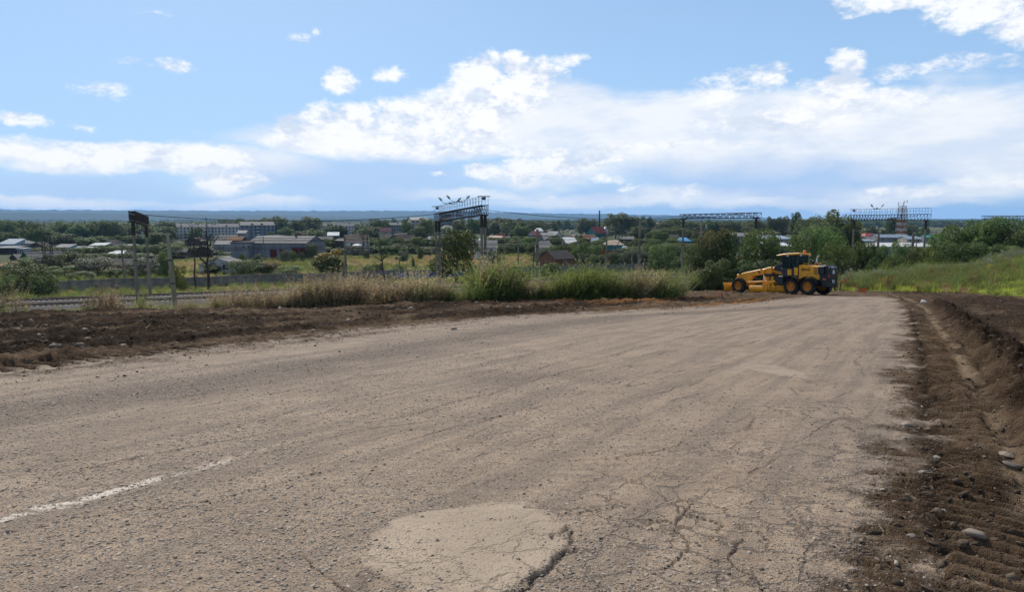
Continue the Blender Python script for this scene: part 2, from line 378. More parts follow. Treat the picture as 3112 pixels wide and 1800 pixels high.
# ------------------------------------------------------------------ ground: cracks, masks, micro relief
rng = np.random.default_rng(7)
def g2(px, py):
    v = ground(px, py, 1.2, 120); return (v.x, v.y)
crack_px = [  # (points in the photograph, half width m)
    ([(1745, 1605), (1735, 1660), (1690, 1700), (1650, 1735), (1600, 1790), (1560, 1830)], .02),
    ([(1740, 1600), (1700, 1625), (1680, 1640)], .016),
    ([(1880, 1570), (1960, 1605), (2050, 1590), (2110, 1610)], .007), ([(1700, 1720), (1790, 1770), (1880, 1790), (1990, 1740), (2060, 1690), (2080, 1600), (2100, 1520)], .008),
    ([(1830, 1440), (1950, 1470), (2080, 1560), (2200, 1590), (2300, 1600)], .007), ([(2075, 1560), (2180, 1590), (2260, 1610), (2360, 1650)], .008),
    ([(2200, 1600), (2170, 1640), (2090, 1640), (2000, 1610)], .006), ([(2270, 1650), (2240, 1690), (2250, 1740), (2300, 1800)], .009), ([(2075, 1700), (2170, 1710), (2240, 1690)], .006),
    ([(2400, 1440), (2480, 1430), (2500, 1445)], .005), ([(2300, 1540), (2380, 1510), (2420, 1480), (2400, 1460)], .006), ([(2110, 1330), (2250, 1310), (2400, 1300)], .005),
    ([(40, 1470), (200, 1440), (420, 1390), (560, 1365)], .012), ([(400, 1405), (620, 1330), (800, 1280), (900, 1250)], .012), ([(700, 1225), (800, 1205), (980, 1165), (1080, 1150), (1260, 1135)], .013),
    ([(1080, 1170), (1260, 1135), (1330, 1125)], .01), ([(1560, 1085), (1700, 1055), (1820, 1030)], .014), ([(1480, 1205), (1600, 1165), (1720, 1130), (1850, 1100), (1930, 1085)], .015),
    ([(1580, 1180), (1640, 1172), (1700, 1160)], .01), ([(1120, 1285), (1260, 1260), (1400, 1215), (1480, 1200)], .011), ([(1300, 1320), (1500, 1270), (1640, 1240), (1720, 1220)], .008),
    ([(1840, 1085), (2000, 1040), (2200, 1005), (2330, 985)], .015), ([(2240, 985), (2330, 990), (2370, 992)], .02), ([(2060, 1130), (2090, 1125), (2140, 1120), (2200, 1105)], .01),
    ([(2080, 1180), (2120, 1165), (2140, 1155)], .01), ([(2200, 1060), (2260, 1050), (2310, 1035)], .012), ([(2330, 1160), (2400, 1140), (2480, 1145)], .008), ([(2290, 1200), (2360, 1185), (2400, 1180)], .007),
    ([(600, 1540), (800, 1480), (1000, 1430)], .008), ([(0, 1620), (200, 1590), (420, 1545), (560, 1525), (700, 1510)], .009), ([(250, 1530), (420, 1500), (560, 1480)], .008),
    ([(1600, 1545), (1760, 1560), (1900, 1540), (2050, 1575)], .007), ([(1800, 1500), (1900, 1530), (1990, 1520), (2080, 1530)], .006), ([(1650, 1300), (1800, 1290), (1900, 1270)], .006), ([(1500, 1330), (1620, 1320), (1760, 1330)], .006),
    ([(1400, 1480), (1500, 1455), (1600, 1440)], .007), ([(900, 1690), (1000, 1770), (1100, 1830)], .01), ([(2440, 1190), (2560, 1180), (2650, 1195)], .006), ([(1760, 1400), (1860, 1390), (2000, 1370), (2100, 1340)], .005)]
patch_a = [(1065, 1700), (1120, 1640), (1190, 1580), (1300, 1556), (1400, 1545), (1480, 1530), (1600, 1528), (1660, 1545), (1700, 1570), (1735, 1600), (1730, 1625), (1700, 1632), (1735, 1650), (1735, 1672), (1700, 1690), (1665, 1720), (1630, 1755), (1590, 1790), (1540, 1830), (1300, 1840), (1200, 1790), (1110, 1740)]
patch_b = [(2255, 1115), (2300, 1108), (2360, 1112), (2420, 1125), (2455, 1138), (2430, 1147), (2370, 1142), (2310, 1130)]
paint_px = [([(-120, 1612), (0, 1578), (100, 1553), (215, 1535)], .085), ([(265, 1515), (400, 1478), (500, 1450), (620, 1420), (700, 1398), (800, 1370)], .065)]
def seg_dist(x, y, pts):
    d = np.full(x.shape, 1e9)
    for (a, b) in zip(pts[:-1], pts[1:]):
        ax, ay = a; vx, vy = b[0]-a[0], b[1]-a[1]; L2 = vx*vx+vy*vy+1e-9
        k = np.clip(((x-ax)*vx+(y-ay)*vy)/L2, 0, 1)
        d = np.minimum(d, np.hypot(x-ax-k*vx, y-ay-k*vy))
    return d
def poly_sd(x, y, pts):
    d = seg_dist(x, y, pts+[pts[0]]); ins = np.zeros(x.shape, bool); n = len(pts)
    for i in range(n):
        (x1, y1), (x2, y2) = pts[i], pts[(i+1) % n]
        c = ((y1 > y) != (y2 > y)) & (x < (x2-x1)*(y-y1)/(y2-y1+1e-12)+x1); ins ^= c
    return np.where(ins, -d, d)
def near_fields(x, y):
    "micro relief and masks for the ground close to the camera"
    r = np.hypot(x, y)
    dl = left_d(x, y); q = right_q(x, y); s = scoord(x, y); t = tcoord(x, y); md = meadow_d(x, y)
    w = fbm(x, y, 1.6, 4, 3); w2 = fbm(x, y, .35, 3, 11); w3 = fbm(x, y, 6, 3, 21)
    ax, ay = x*.56+y*.83, x*.83-y*.56                       # along and across the road
    strk = fbm(ax*.10, ay, .45, 4, 31); strk2 = fbm(ax*.06, ay, 1.6, 3, 37)
    ro = np.interp(y, *XR_OFF)
    eL = sstep(dl+w*.6+w2*.5+strk*.5, -.55, 1.0); eR = sstep(q+ro+w*.45+w2*.55, -.50, .50)
    far_e = sstep(y+w*2+(x-18)*.25, 50, 58)                    # churned ground where the road bends away
    earth = np.clip(np.maximum(np.maximum(eL, eR*.95), far_e*.75), 0, 1)
    earth = np.maximum(earth, .42*np.exp(-((dl+.5+.5*w)/.9)**2)*np.clip(.7+w2+strk, 0, 1.2))
    dark = np.clip(eL*sstep(strk2*1.3+w3*.7+w*.5+.30+.48*sstep(dl, .8, 4), .05, .75), 0, 1)*(1-sstep(s, 30, 36))
    dark = np.maximum(dark, np.clip(1.3*np.exp(-((q-1.05)/.55)**2), 0, 1)*(1-sstep(y, 33, 40))*eR)
    dark = np.maximum(dark, .9*np.exp(-((q+.30)/.16)**2)*eR*(1-sstep(y, 25, 40)))
    dark = np.maximum(dark, .75*sstep(q, 1.2, 1.8)*sstep(w3+w*.6, -.3, .4)); dark = np.maximum(dark, .5*eR*sstep(q+w2*.2, -.45, .0)*np.clip(.6+w, .2, 1)); dark = np.maximum(dark, .9*sstep(q, .5, .75)*(1-sstep(q, 1.8, 2.3))*(1-sstep(y, 33, 40)))
    pale = np.maximum(np.exp(-((q-.38+.12*w2+.1*w)/.12)**2)*eR*.75*sstep(w2+w+.6, .1, .9), .85*eL*sstep(strk2+w*.4, .45, .8)*np.exp(-((dl-1.7)/.7)**2))
    dlw = dl+w*.55+strk*.4
    gravel = .9*np.exp(-((dlw+3.6)/1.0)**2)*(1-eL)*(1-sstep(y, 34, 46))
    gravel = np.maximum(gravel, .9*np.exp(-((q+ro+.12+w*.45)/.26)**2)*(1-sstep(y, 14, 26))*sstep(w2+w, -.5, .4))
    gravel = np.maximum(gravel, .55*sstep(w3+w*.5, .32, .75)*(1-earth))
    orange = eL*np.exp(-((s-27)/9)**2)*sstep(strk+strk2*.5, .05, .5)*(1-sstep(s, 33, 36))
    # relief
    aL = .434*x+.90*y; aR = .51*x+.86*y
    def tread(al, lat, half, pitch, depth, chev, amp):
        ph = al/pitch+lat*chev/pitch+.30*fbm(ax, ay, .5, 3, 71)
        bars = sstep(np.abs((ph % 1)-.5), .14, .34)
        m = sstep(half-np.abs(lat)+.05*w2, -.04, .06)*amp
        return m*depth*(bars-.6), m
    tz = np.zeros_like(x); tm = np.zeros_like(x)
    brk = sstep(fbm(x, y, 1.1, 3, 77)+.6, .1, .5)
    for (al, lat, half, pitch, dep, chev, amp) in ((aL, dl-.40, .34, .36, .10, .22, (.4+.6*brk)*sstep(y, 4, 7)), (aL, dl-1.2, .30, .36, .08, .15, brk*.9), (aR, q, .28, .19, .13, .25, brk*(1-sstep(y, 26, 36))), (aR, q+.60, .17, .19, .05, -.2, brk*.6*(1-sstep(y, 10, 15))), (aR, q-.66, .17, .17, .08, .2, brk*(1-sstep(y, 24, 34)))):
        dzz, bm_ = tread(al, lat, half, pitch, dep, chev, amp); tz = tz+dzz; tm = np.maximum(tm, bm_)
        earth = np.maximum(earth, bm_*np.clip(.5+.5*w2, .25, .8))
        dark = dark*(1-.5*bm_)
    z = .010*fbm(x, y, 2.2, 3, 51)+.006*fbm(x, y, .30, 3, 53)*(1-earth)
    z = z+.022*gravel*np.abs(fbm(x, y, .16, 3, 57))
    rough = (eL*(1-np.exp(-(np.maximum(dl, 0)/.7)**2)*.4)*1.35+eR*.7*sstep(q, -1.0, -.2))*(1-.95*tm)
    z = z+tz
    z = z+rough*(.13*strk+.10*np.abs(w2)+.05*fbm(x, y, .16, 3, 61)+.12*w+.10*np.maximum(0, fbm(ax*.35, ay, .8, 3, 65)))
    berm = np.exp(-((q-1.05)/.45)**2)*eR*(1-sstep(y, 36, 42)); z = z+berm*(.24*np.abs(w2)+.10*fbm(x, y, .18, 3, 63)+.10*fbm(x, y, .7, 2, 64))
    z = z+far_e*.05*w2+sstep(md, 0, 4)*.06*w+sstep(q, 1.6, 3)*(.10*w+.10*np.abs(w2))*(1-sstep(md, 0, 3))
    arc = np.hypot(np.gradient(np.zeros(1))[0] if False else 1, 0)
    z = z-.05*np.exp(-((q-.38+.08*w)/.17)**2)*eR+.03*np.exp(-((q-.38)/.2)**2)*eR*w2
    # patches, cracks, paint
    patch = np.zeros_like(x); crack = np.zeros_like(x); paint = np.zeros_like(x)
    near = (r < 40)
    xs, ys = x[near], y[near]
    pa = poly_sd(xs+.02*w2[near], ys+.02*w[near], [g2(*p) for p in patch_a]); pb = poly_sd(xs, ys, [g2(*p) for p in patch_b])
    pn = fbm(xs, ys, .22, 3, 87); pm = np.maximum(sstep(-pa+.10*pn, -.06, .09), .8*sstep(-pb+.08*pn, -.06, .06)); patch[near] = pm*np.clip(.95+.5*fbm(xs, ys, .5, 3, 88), .5, 1)
    z[near] += .017*sstep(-pa+.03*pn, -.012, .03)-.004*sstep(-pb, -.02, .05)
    cr = np.zeros(xs.shape)
    for pts, hw in crack_px:
        wp = [g2(*p) for p in pts]; P = np.array(wp); pad = .4
        sel = (xs > P[:, 0].min()-pad) & (xs < P[:, 0].max()+pad) & (ys > P[:, 1].min()-pad) & (ys < P[:, 1].max()+pad)
        if not sel.any(): continue
        sx, sy = xs[sel], ys[sel]
        d = seg_dist(sx+.09*fbm(sx, sy, .5, 3, 81)+.03*fbm(sx, sy, .1, 2, 82), sy+.09*fbm(sx, sy, .5, 3, 83)+.03*fbm(sx, sy, .1, 2, 84), wp)
        hw2 = np.maximum(hw*.7, np.hypot(sx, sy)*.0011)*(.55+.9*vnoise(sx/.25, sy/.25, 85))
        cr[sel] = np.maximum(cr[sel], sstep(-d, -hw2*1.7, -hw2*.4)*sstep(vnoise(sx/.6, sy/.6, 86), .18, .4))
    crack[near] = cr; z[near] -= .020*cr
    pt = np.zeros(xs.shape)
    for k, (pts, hw) in enumerate(paint_px):
        wp = [g2(*p) for p in pts]; d = seg_dist(xs, ys, wp)
        fade = 1.0 if k == 0 else np.clip(1.25-(ys-wp[0][1])/(wp[-1][1]-wp[0][1])*1.1, .1, 1)
        pt = np.maximum(pt, sstep(hw-d+.025*fbm(xs, ys, .12, 3, 91), -.012, .02)*sstep(fbm(xs, ys, .10, 3, 93)+.5*fbm(xs, ys, .35, 2, 94)+.42+.35*fade, .22, .75)*fade)
    paint[near] = pt
    road = (dl < .6) & (q+ro < .4) & (y < 60)
    return z, dict(earth=earth, dark=dark, pale=np.clip(pale, 0, 1), gravel=np.clip(gravel, 0, 1), orange=np.clip(orange, 0, 1), patch=patch, crack=crack, paint=paint, grass=np.clip(np.maximum(sstep(md+w*1.2+w2*.8, .3, 2.2)*sstep(md, 0, .6), sstep(t-crest_t(s)+w*.8, .1, 1.5)*(t-crest_t(s) > -.8)), 0, 1)), road

def ground_material():
    m, g, b, o = new_mat('trodden_ground'); pos = geopos(g)
    def attr(n):
        a = g.n('ShaderNodeAttribute'); a.attribute_name = n; return a
    A, B = attr('mask_a'), attr('mask_b')
    sa = g.n('ShaderNodeSeparateColor'); g.put(sa.inputs[0], A.outputs['Color']); sb = g.n('ShaderNodeSeparateColor'); g.put(sb.inputs[0], B.outputs['Color'])
    earth, dark, gravel = sa.outputs; patch, crack, paint = sb.outputs
    pale, orange = A.outputs['Alpha'], B.outputs['Alpha']; grass = attr('mask_c').outputs['Fac']
    n1 = g.noise(pos, 1.3, 6, .65); n2 = g.noise(pos, 14, 5, .65); n3 = g.noise(pos, 90, 3, .6); n0 = g.noise(pos, .35, 4, .6)
    def voro(scale):
        v = g.n('ShaderNodeTexVoronoi'); g.put(v.inputs['Vector'], pos); v.inputs['Scale'].default_value = scale; v.inputs['Randomness'].default_value = 1; return v
    v1, v2 = voro(75), voro(34)
    def rnd(v):
        s = g.n('ShaderNodeSeparateColor'); g.put(s.inputs[0], v.outputs['Color']); return s.outputs
    c1, c2 = rnd(v1), rnd(v2)
    dust = g.mix(g.sm(n1, .3, .7), (.212, .160, .108), (.300, .233, .162))
    dust = g.mix(g.m('MULTIPLY', g.sm(n0, .42, .68), .45), dust, (.192, .148, .105))
    # small stones bedded in the worn asphalt
    spx = g.n('ShaderNodeSeparateXYZ'); g.put(spx.inputs[0], pos)
    along = g.m('MULTIPLY_ADD', spx.outputs[0], .53, g.m('MULTIPLY', spx.outputs[1], .85)); across = g.m('MULTIPLY_ADD', spx.outputs[0], .85, g.m('MULTIPLY', spx.outputs[1], -.53))
    mpv = g.comb(g.m('MULTIPLY', along, .07), across, 0.0)
    sk = g.noise(mpv, 2.6, 6, .68); dust = g.mix(g.m('MULTIPLY', g.sm(sk, .46, .60), .75), dust, (.158, .123, .090)); dust = g.mix(g.m('MULTIPLY', g.sm(sk, .46, .30), .45), dust, (.345, .282, .208))
    st = g.mix(c1[0], (.13, .12, .115), (.40, .35, .31)); st = g.mix(g.m('MULTIPLY', g.sm(c1[1], .72, .95), .6), st, (.36, .26, .21))
    stone_f = g.m('MULTIPLY', g.sm(v1.outputs['Distance'], .52, .34), g.sm(g.m('MULTIPLY_ADD', n2, .7, g.m('MULTIPLY', c1[2], .6)), .42, .72))
    rd = g.mix(g.m('MULTIPLY', stone_f, .85), dust, st)
    rd = g.mix(g.m('MULTIPLY', g.sm(g.noise(pos, 55, 4, .7), .56, .68), .8), rd, (.082, .068, .055))
    rd = g.mix(g.m('MULTIPLY', g.sm(g.noise(pos, 38, 4, .7), .58, .70), .5), rd, (.46, .41, .35))
    md_ = g.noise(pos, 17, 4, .7); rd = g.mix(g.m('MULTIPLY', g.sm(md_, .55, .68), .55), rd, (.100, .080, .062)); rd = g.mix(g.m('MULTIPLY', g.sm(md_, .44, .32), .35), rd, (.36, .30, .23))
    gv = g.mix(c1[0], (.060, .049, .040), (.23, .185, .145)); gv = g.mix(g.sm(n2, .35, .7), gv, (.125, .098, .075))
    rd = g.mix(g.m('MULTIPLY', gravel, g.sm(n2, .25, .6, .45, .95)), rd, gv)
    pt = g.mix(g.sm(n1, .3, .7), (.275, .226, .165), (.350, .290, .215)); pt = g.mix(g.m('MULTIPLY', stone_f, g.m('MULTIPLY', g.sm(n2, .45, .7), .5)), pt, st)
    rd = g.mix(g.m('MULTIPLY', patch, .85), rd, pt)
    rd = g.mix(g.m('MULTIPLY', g.m('MULTIPLY', paint, g.sm(n2, .3, .55, .55, 1.0)), .85), rd, (.60, .555, .48))
    wv = g.n('ShaderNodeVectorMath', operation='ADD'); g.put(wv.inputs[0], pos); sc_ = g.n('ShaderNodeVectorMath', operation='SCALE'); g.put(sc_.inputs[0], g.noise(pos, 3.5, 4, .6, out=1)); sc_.inputs['Scale'].default_value = .45; g.put(wv.inputs[1], sc_.outputs[0])
    ve = g.n('ShaderNodeTexVoronoi', feature='DISTANCE_TO_EDGE'); g.put(ve.inputs['Vector'], wv.outputs[0]); ve.inputs['Scale'].default_value = 2.6
    web = g.m('MULTIPLY', g.sm(ve.outputs['Distance'], .045, .008), g.m('MAXIMUM', g.m('MULTIPLY', g.sm(g.noise(pos, .5, 4, .6), .45, .58), g.sm(across, -4.5, 1.0, .30, .9)), g.m('MULTIPLY', g.sm(along, 6.6, 4.8, 0.0, .75), g.sm(g.m('ABSOLUTE', g.m('ADD', across, 1.0)), 1.7, .8)))); web = g.m('MULTIPLY', web, g.sm(n2, .33, .55))
    crack = g.m('MAXIMUM', crack, g.m('MULTIPLY', g.m('MULTIPLY', web, .8), g.m('MULTIPLY_ADD', patch, -2.4, 1.0, True)))
    ln = g.noise(g.comb(g.m('MULTIPLY', along, .16), g.m('ADD', across, g.m('MULTIPLY', g.noise(pos, 2.2, 4, .6), .22)), 3.3), .75, 1, .5)
    ridge = g.m('MULTIPLY', g.sm(g.m('ABSOLUTE', g.m('SUBTRACT', g.m('FRACT', g.m('MULTIPLY', ln, 6.0)), .5)), .035, .008), g.sm(g.noise(pos, .55, 4, .65), .46, .60))
    ridge = g.m('MULTIPLY', ridge, g.sm(n2, .38, .58))
    crack = g.m('MAXIMUM', crack, g.m('MULTIPLY', g.m('MULTIPLY', ridge, .7), g.m('MULTIPLY_ADD', patch, -3.0, 1.0, True)))
    rd = g.mix(g.m('MULTIPLY', crack, .85), rd, (.050, .041, .035))
    rd = g.mix(1.0, rd, (1.10, 1.035, 1.015), 'MULTIPLY')
    soil = g.mix(g.sm(n2, .3, .7), (.058, .041, .028), (.125, .092, .063)); soil = g.mix(g.sm(n1, .42, .66), soil, (.165, .125, .088)); soil = g.mix(g.sm(n1, .46, .30), soil, (.060, .043, .030))
    soil = g.mix(g.m('MULTIPLY', g.sm(c1[0], .86, .95), g.sm(v1.outputs['Distance'], .5, .3)), soil, (.24, .21, .175))
    hum = g.mix(g.sm(n2, .3, .72), (.014, .0095, .0065), (.045, .031, .021)); hum = g.mix(g.m('MULTIPLY', g.sm(c1[1], .90, .96), g.sm(v1.outputs['Distance'], .5, .3)), hum, (.20, .17, .145))
    so_ = g.mix(dark, soil, hum)
    so_ = g.mix(pale, so_, g.mix(n2, (.22, .175, .125), (.33, .27, .195)))
    so_ = g.mix(orange, so_, g.mix(n2, (.20, .10, .035), (.36, .19, .07)))
    so_ = g.mix(1.0, so_, (.97, .86, .78), 'MULTIPLY')
    ea = g.sm(g.m('ADD', g.m('ADD', earth, g.m('MULTIPLY', g.m('SUBTRACT', n2, .5), 1.1)), g.m('MULTIPLY', g.m('SUBTRACT', g.noise(pos, 5, 5, .65), .5), .8)), .18, .78)
    c = g.mix(ea, rd, so_)
    gr = g.mix(n2, (.13, .165, .030), (.27, .295, .070))
    c = g.mix(g.m('MULTIPLY', grass, .85), c, gr)
    g.put(b.inputs['Base Color'], c)
    sp_ = g.n('ShaderNodeMapRange'); g.put(sp_.inputs[0], ea); sp_.inputs[3].default_value = .20; sp_.inputs[4].default_value = .02; g.put(b.inputs['Specular IOR Level'], sp_.outputs[0])
    b.inputs['Roughness'].default_value = .85
    hgt = g.m('MULTIPLY_ADD', g.m('MULTIPLY', g.sm(v1.outputs['Distance'], .55, .1), stone_f), .7, g.m('MULTIPLY', n3, .25))
    hgt = g.m('ADD', hgt, g.m('MULTIPLY', g.m('MULTIPLY', gravel, g.sm(v2.outputs['Distance'], .6, .1)), .9))
    hgt = g.m('MULTIPLY', hgt, g.m('MULTIPLY_ADD', patch, -.7, 1.0)); hgt = g.m('SUBTRACT', hgt, g.m('MULTIPLY', g.m('MAXIMUM', web, ridge), .8))
    hgt = g.m('ADD', hgt, g.m('MULTIPLY', g.m('MULTIPLY', ea, g.noise(pos, 28, 6, .7)), 2.0))
    bn = g.n('ShaderNodeBump'); bn.inputs['Strength'].default_value = 1.0; bn.inputs['Distance'].default_value = .022
    g.put(bn.inputs['Height'], hgt); g.put(b.inputs['Normal'], bn.outputs[0])
    return m
GM = ground_material()
def country_material():
    m, g, b, o = new_mat('meadow_country'); pos = geopos(g)
    n1 = g.noise(pos, .045, 6, .6); n2 = g.noise(pos, .6, 6, .7); n3 = g.noise(pos, .004, 5, .6); n4 = g.noise(pos, .0012, 6, .6)
    gold = g.mix(g.sm(n2, .3, .7), (.105, .080, .030), (.19, .145, .058)); grn = g.mix(g.sm(n2, .3, .7), (.038, .052, .015), (.085, .100, .030))
    c = g.mix(g.sm(n1, .42, .60), gold, grn)
    sp = g.n('ShaderNodeSeparateXYZ'); g.put(sp.inputs[0], pos)
    r = g.m('SQRT', g.m('ADD', g.m('MULTIPLY', sp.outputs[0], sp.outputs[0]), g.m('MULTIPLY', sp.outputs[1], sp.outputs[1])))
    plain = g.mix(g.sm(n3, .40, .62), (.11, .105, .042), (.055, .070, .026))
    plain = g.mix(g.sm(n4, .52, .60), plain, (.14, .115, .05))
    town = g.mix(g.sm(n2, .3, .7), (.030, .040, .014), (.070, .078, .030))
    c = g.mix(g.sm(r, 235, 270), c, town)
    c = g.mix(g.sm(r, 900, 1500), c, plain)
    wood = g.mix(g.noise(pos, .02, 4, .7), (.012, .020, .012), (.035, .045, .022))
    c = g.mix(g.sm(g.m('MULTIPLY_ADD', n4, 900, r), 5500, 6000), c, wood)
    g.put(b.inputs['Base Color'], c); b.inputs['Roughness'].default_value = .95; b.inputs['Specular IOR Level'].default_value = .1
    bn = g.n('ShaderNodeBump'); bn.inputs['Strength'].default_value = .8; bn.inputs['Distance'].default_value = .25
    g.put(bn.inputs['Height'], n2); g.put(b.inputs['Normal'], bn.outputs[0])
    return m
CM = country_material()
NR, NA, R0, R1, AZM = 760, 860, 1.3, 78.0, R_(50)
rr = np.geomspace(R0, R1, NR); aa = np.linspace(-AZM, AZM, NA)
RR, AA = np.meshgrid(rr, aa, indexing='ij'); GX = RR*np.sin(AA); GY = RR*np.cos(AA)
dzm, MK, roadm = near_fields(GX, GY)
edge = sstep(AZM-np.abs(AA), 0, .03)*(1-sstep(RR, 72, 77.5))
GZ = H(GX, GY)+dzm*edge
def near_height(x, y):
    r = math.hypot(x, y); a = math.atan2(x, y)
    i = min(max(math.log(r/R0)/math.log(R1/R0)*(NR-1), 0), NR-1.001); j = min(max((a+AZM)/(2*AZM)*(NA-1), 0), NA-1.001)
    i0, j0 = int(i), int(j); fi, fj = i-i0, j-j0
    return float((GZ[i0, j0]*(1-fj)+GZ[i0, j0+1]*fj)*(1-fi)+(GZ[i0+1, j0]*(1-fj)+GZ[i0+1, j0+1]*fj)*fi)
def near_heights(x, y):
    r = np.hypot(x, y); a = np.arctan2(x, y)
    i = np.clip(np.log(r/R0)/math.log(R1/R0)*(NR-1), 0, NR-1.001); j = np.clip((a+AZM)/(2*AZM)*(NA-1), 0, NA-1.001)
    i0, j0 = i.astype(int), j.astype(int); fi, fj = i-i0, j-j0
    f = lambda M: (M[i0, j0]*(1-fj)+M[i0, j0+1]*fj)*(1-fi)+(M[i0+1, j0]*(1-fj)+M[i0+1, j0+1]*fj)*fi
    return f(GZ), {k: f(v) for k, v in MK.items()}
idx = np.arange(NR*NA).reshape(NR, NA)
quads = np.stack([idx[:-1, :-1], idx[:-1, 1:], idx[1:, 1:], idx[1:, :-1]], -1).reshape(-1, 4)[:, ::-1]
isroad = roadm[:-1, :-1].reshape(-1)
ALLV = np.stack([GX, GY, GZ], -1).reshape(-1, 3)
def ground_piece(name, sel, label):
    q = quads[sel]; used = np.unique(q); mp = np.zeros(NR*NA, np.int32); mp[used] = np.arange(len(used))
    me = fast_mesh(name, ALLV[used], mp[q], GM, True)
    fl = {k: v.reshape(-1)[used] for k, v in MK.items()}
    for nm, ks in (('mask_a', ('earth', 'dark', 'gravel', 'pale')), ('mask_b', ('patch', 'crack', 'paint', 'orange'))):
        a = me.attributes.new(nm, 'FLOAT_COLOR', 'POINT'); a.data.foreach_set('color', np.stack([fl[k] for k in ks], -1).astype(np.float32).ravel())
    a = me.attributes.new('mask_c', 'FLOAT', 'POINT'); a.data.foreach_set('value', fl['grass'].astype(np.float32))
    return tag(link(name, me), label, 'ground', None, 'structure')
tag(ground_piece('road', isroad, 'worn dusty asphalt road with cracks, patches and a faded white line'), None, 'road')
ground_piece('ground', ~isroad, 'scraped dark earth verges with tyre tracks beside the road')
# country out to the horizon
r2 = np.concatenate([np.geomspace(.8, R1, 40), np.geomspace(R1, 130, 40)[1:], np.geomspace(130, 15000, 210)[1:]])
a2 = np.unique(np.concatenate([np.linspace(-math.pi, -AZM, 90), np.linspace(-AZM, AZM, 700), np.linspace(AZM, math.pi, 90)]))
RR2, AA2 = np.meshgrid(r2, a2, indexing='ij'); X2, Y2 = RR2*np.sin(AA2), RR2*np.cos(AA2); Z2 = H(X2, Y2)
id2 = np.arange(X2.size).reshape(X2.shape); q2 = np.stack([id2[:-1, :-1], id2[:-1, 1:], id2[1:, 1:], id2[1:, :-1]], -1).reshape(-1, 4)[:, ::-1]
cen = ((RR2[:-1, :-1]+RR2[1:, 1:])/2 < R1) & (np.abs((AA2[:-1, :-1]+AA2[1:, 1:])/2) < AZM)
tag(link('terrain', fast_mesh('terrain', np.stack([X2, Y2, Z2], -1).reshape(-1, 3), q2[~cen.reshape(-1)], CM, True)), 'grassland, town ground and far wooded hills out to the horizon', 'terrain', None, 'structure')
# ------------------------------------------------------------------ railway, fence, gantries, poles
M_rail = mat('rail_steel', (.16, .12, .10), .35, .5, .3, 2, .85)
M_rust = mat('rusty_steel', (.050, .036, .030), .65, .4, .4, 4, .3)
M_conc = mat('pole_concrete', (.235, .205, .165), .9, .2, .25, 1.5, bump=.3, streak=True, dirt=.25)
M_panel = mat('fence_concrete', (.225, .210, .180), .92, .2, .25, .9, bump=.3, dirt=.35)
M_slp = mat('sleeper_concrete', (.40, .37, .33), .9, .2, .25, 3)
M_white = mat('old_whitewash', (.60, .58, .54), .9, .2, .2, 2, dirt=.3)
M_dark = mat('dark_paint', (.018, .018, .019), .5, .4, .3, 4)
M_lamp = mat('lamp_housing', (.42, .42, .40), .4, .5, .15, 3)
M_ball = mat('ballast_stone', (.17, .15, .135), .95, .2, .5, 9, bump=1, bscale=14)
def P_ts(t, s, z=0): return Vector((DX*s-DY*t, DY*s+DX*t, z))
RZ = math.atan2(DY, DX)
S0, S1 = -95, 190
bal = MB()
for tcen in (94.3, 100.2):
    vs = []; fs = []; ss = np.linspace(S0, S1, 60)
    for s in ss:
        for (dt, z) in ((-2.9, -9.05), (-1.75, -8.60), (1.75, -8.60), (2.9, -9.05)): vs.append(P_ts(tcen+dt, s, z+.02*math.sin(s*3+dt)))
    for i in range(len(ss)-1):
        for k in range(3): fs.append((i*4+k, (i+1)*4+k, (i+1)*4+k+1, i*4+k+1))
    bal.add(vs, fs)
tag(bal.build('ballast', M_ball), 'grey crushed stone ballast bed under both railway tracks', 'ballast', None, 'stuff')
slp = MB().box((0, 0, 0), (.26, 2.7, .2)).mesh('sleeper', M_slp, bevel=.02)
for k, (tcen, wh) in enumerate(((94.3, 'nearer railway track of steel rails on pale concrete sleepers'), (100.2, 'farther railway track of steel rails beside the concrete fence'))):
    o = thing('railway_track', wh, 'railway track', P_ts(tcen, 0, -8.6), RZ, 'railway tracks below the bank')
    for sd_ in (-.76, .76):
        rp = [(-.075, 0), (.075, 0), (.075, .02), (.015, .04), (.015, .13), (.036, .145), (.036, .18), (-.036, .18), (-.036, .145), (-.015, .13), (-.015, .04), (-.075, .02)]
        mb = MB().prism([(p[0]+sd_, p[1]) for p in rp], S0, S1, axis='x'); mb.build('rail', M_rail, o, loc=(0, 0, .09))
    n = 0; x = -74
    while n < 270: link('sleeper', slp, o, (x, 0, 0)); x += .56; n += 1

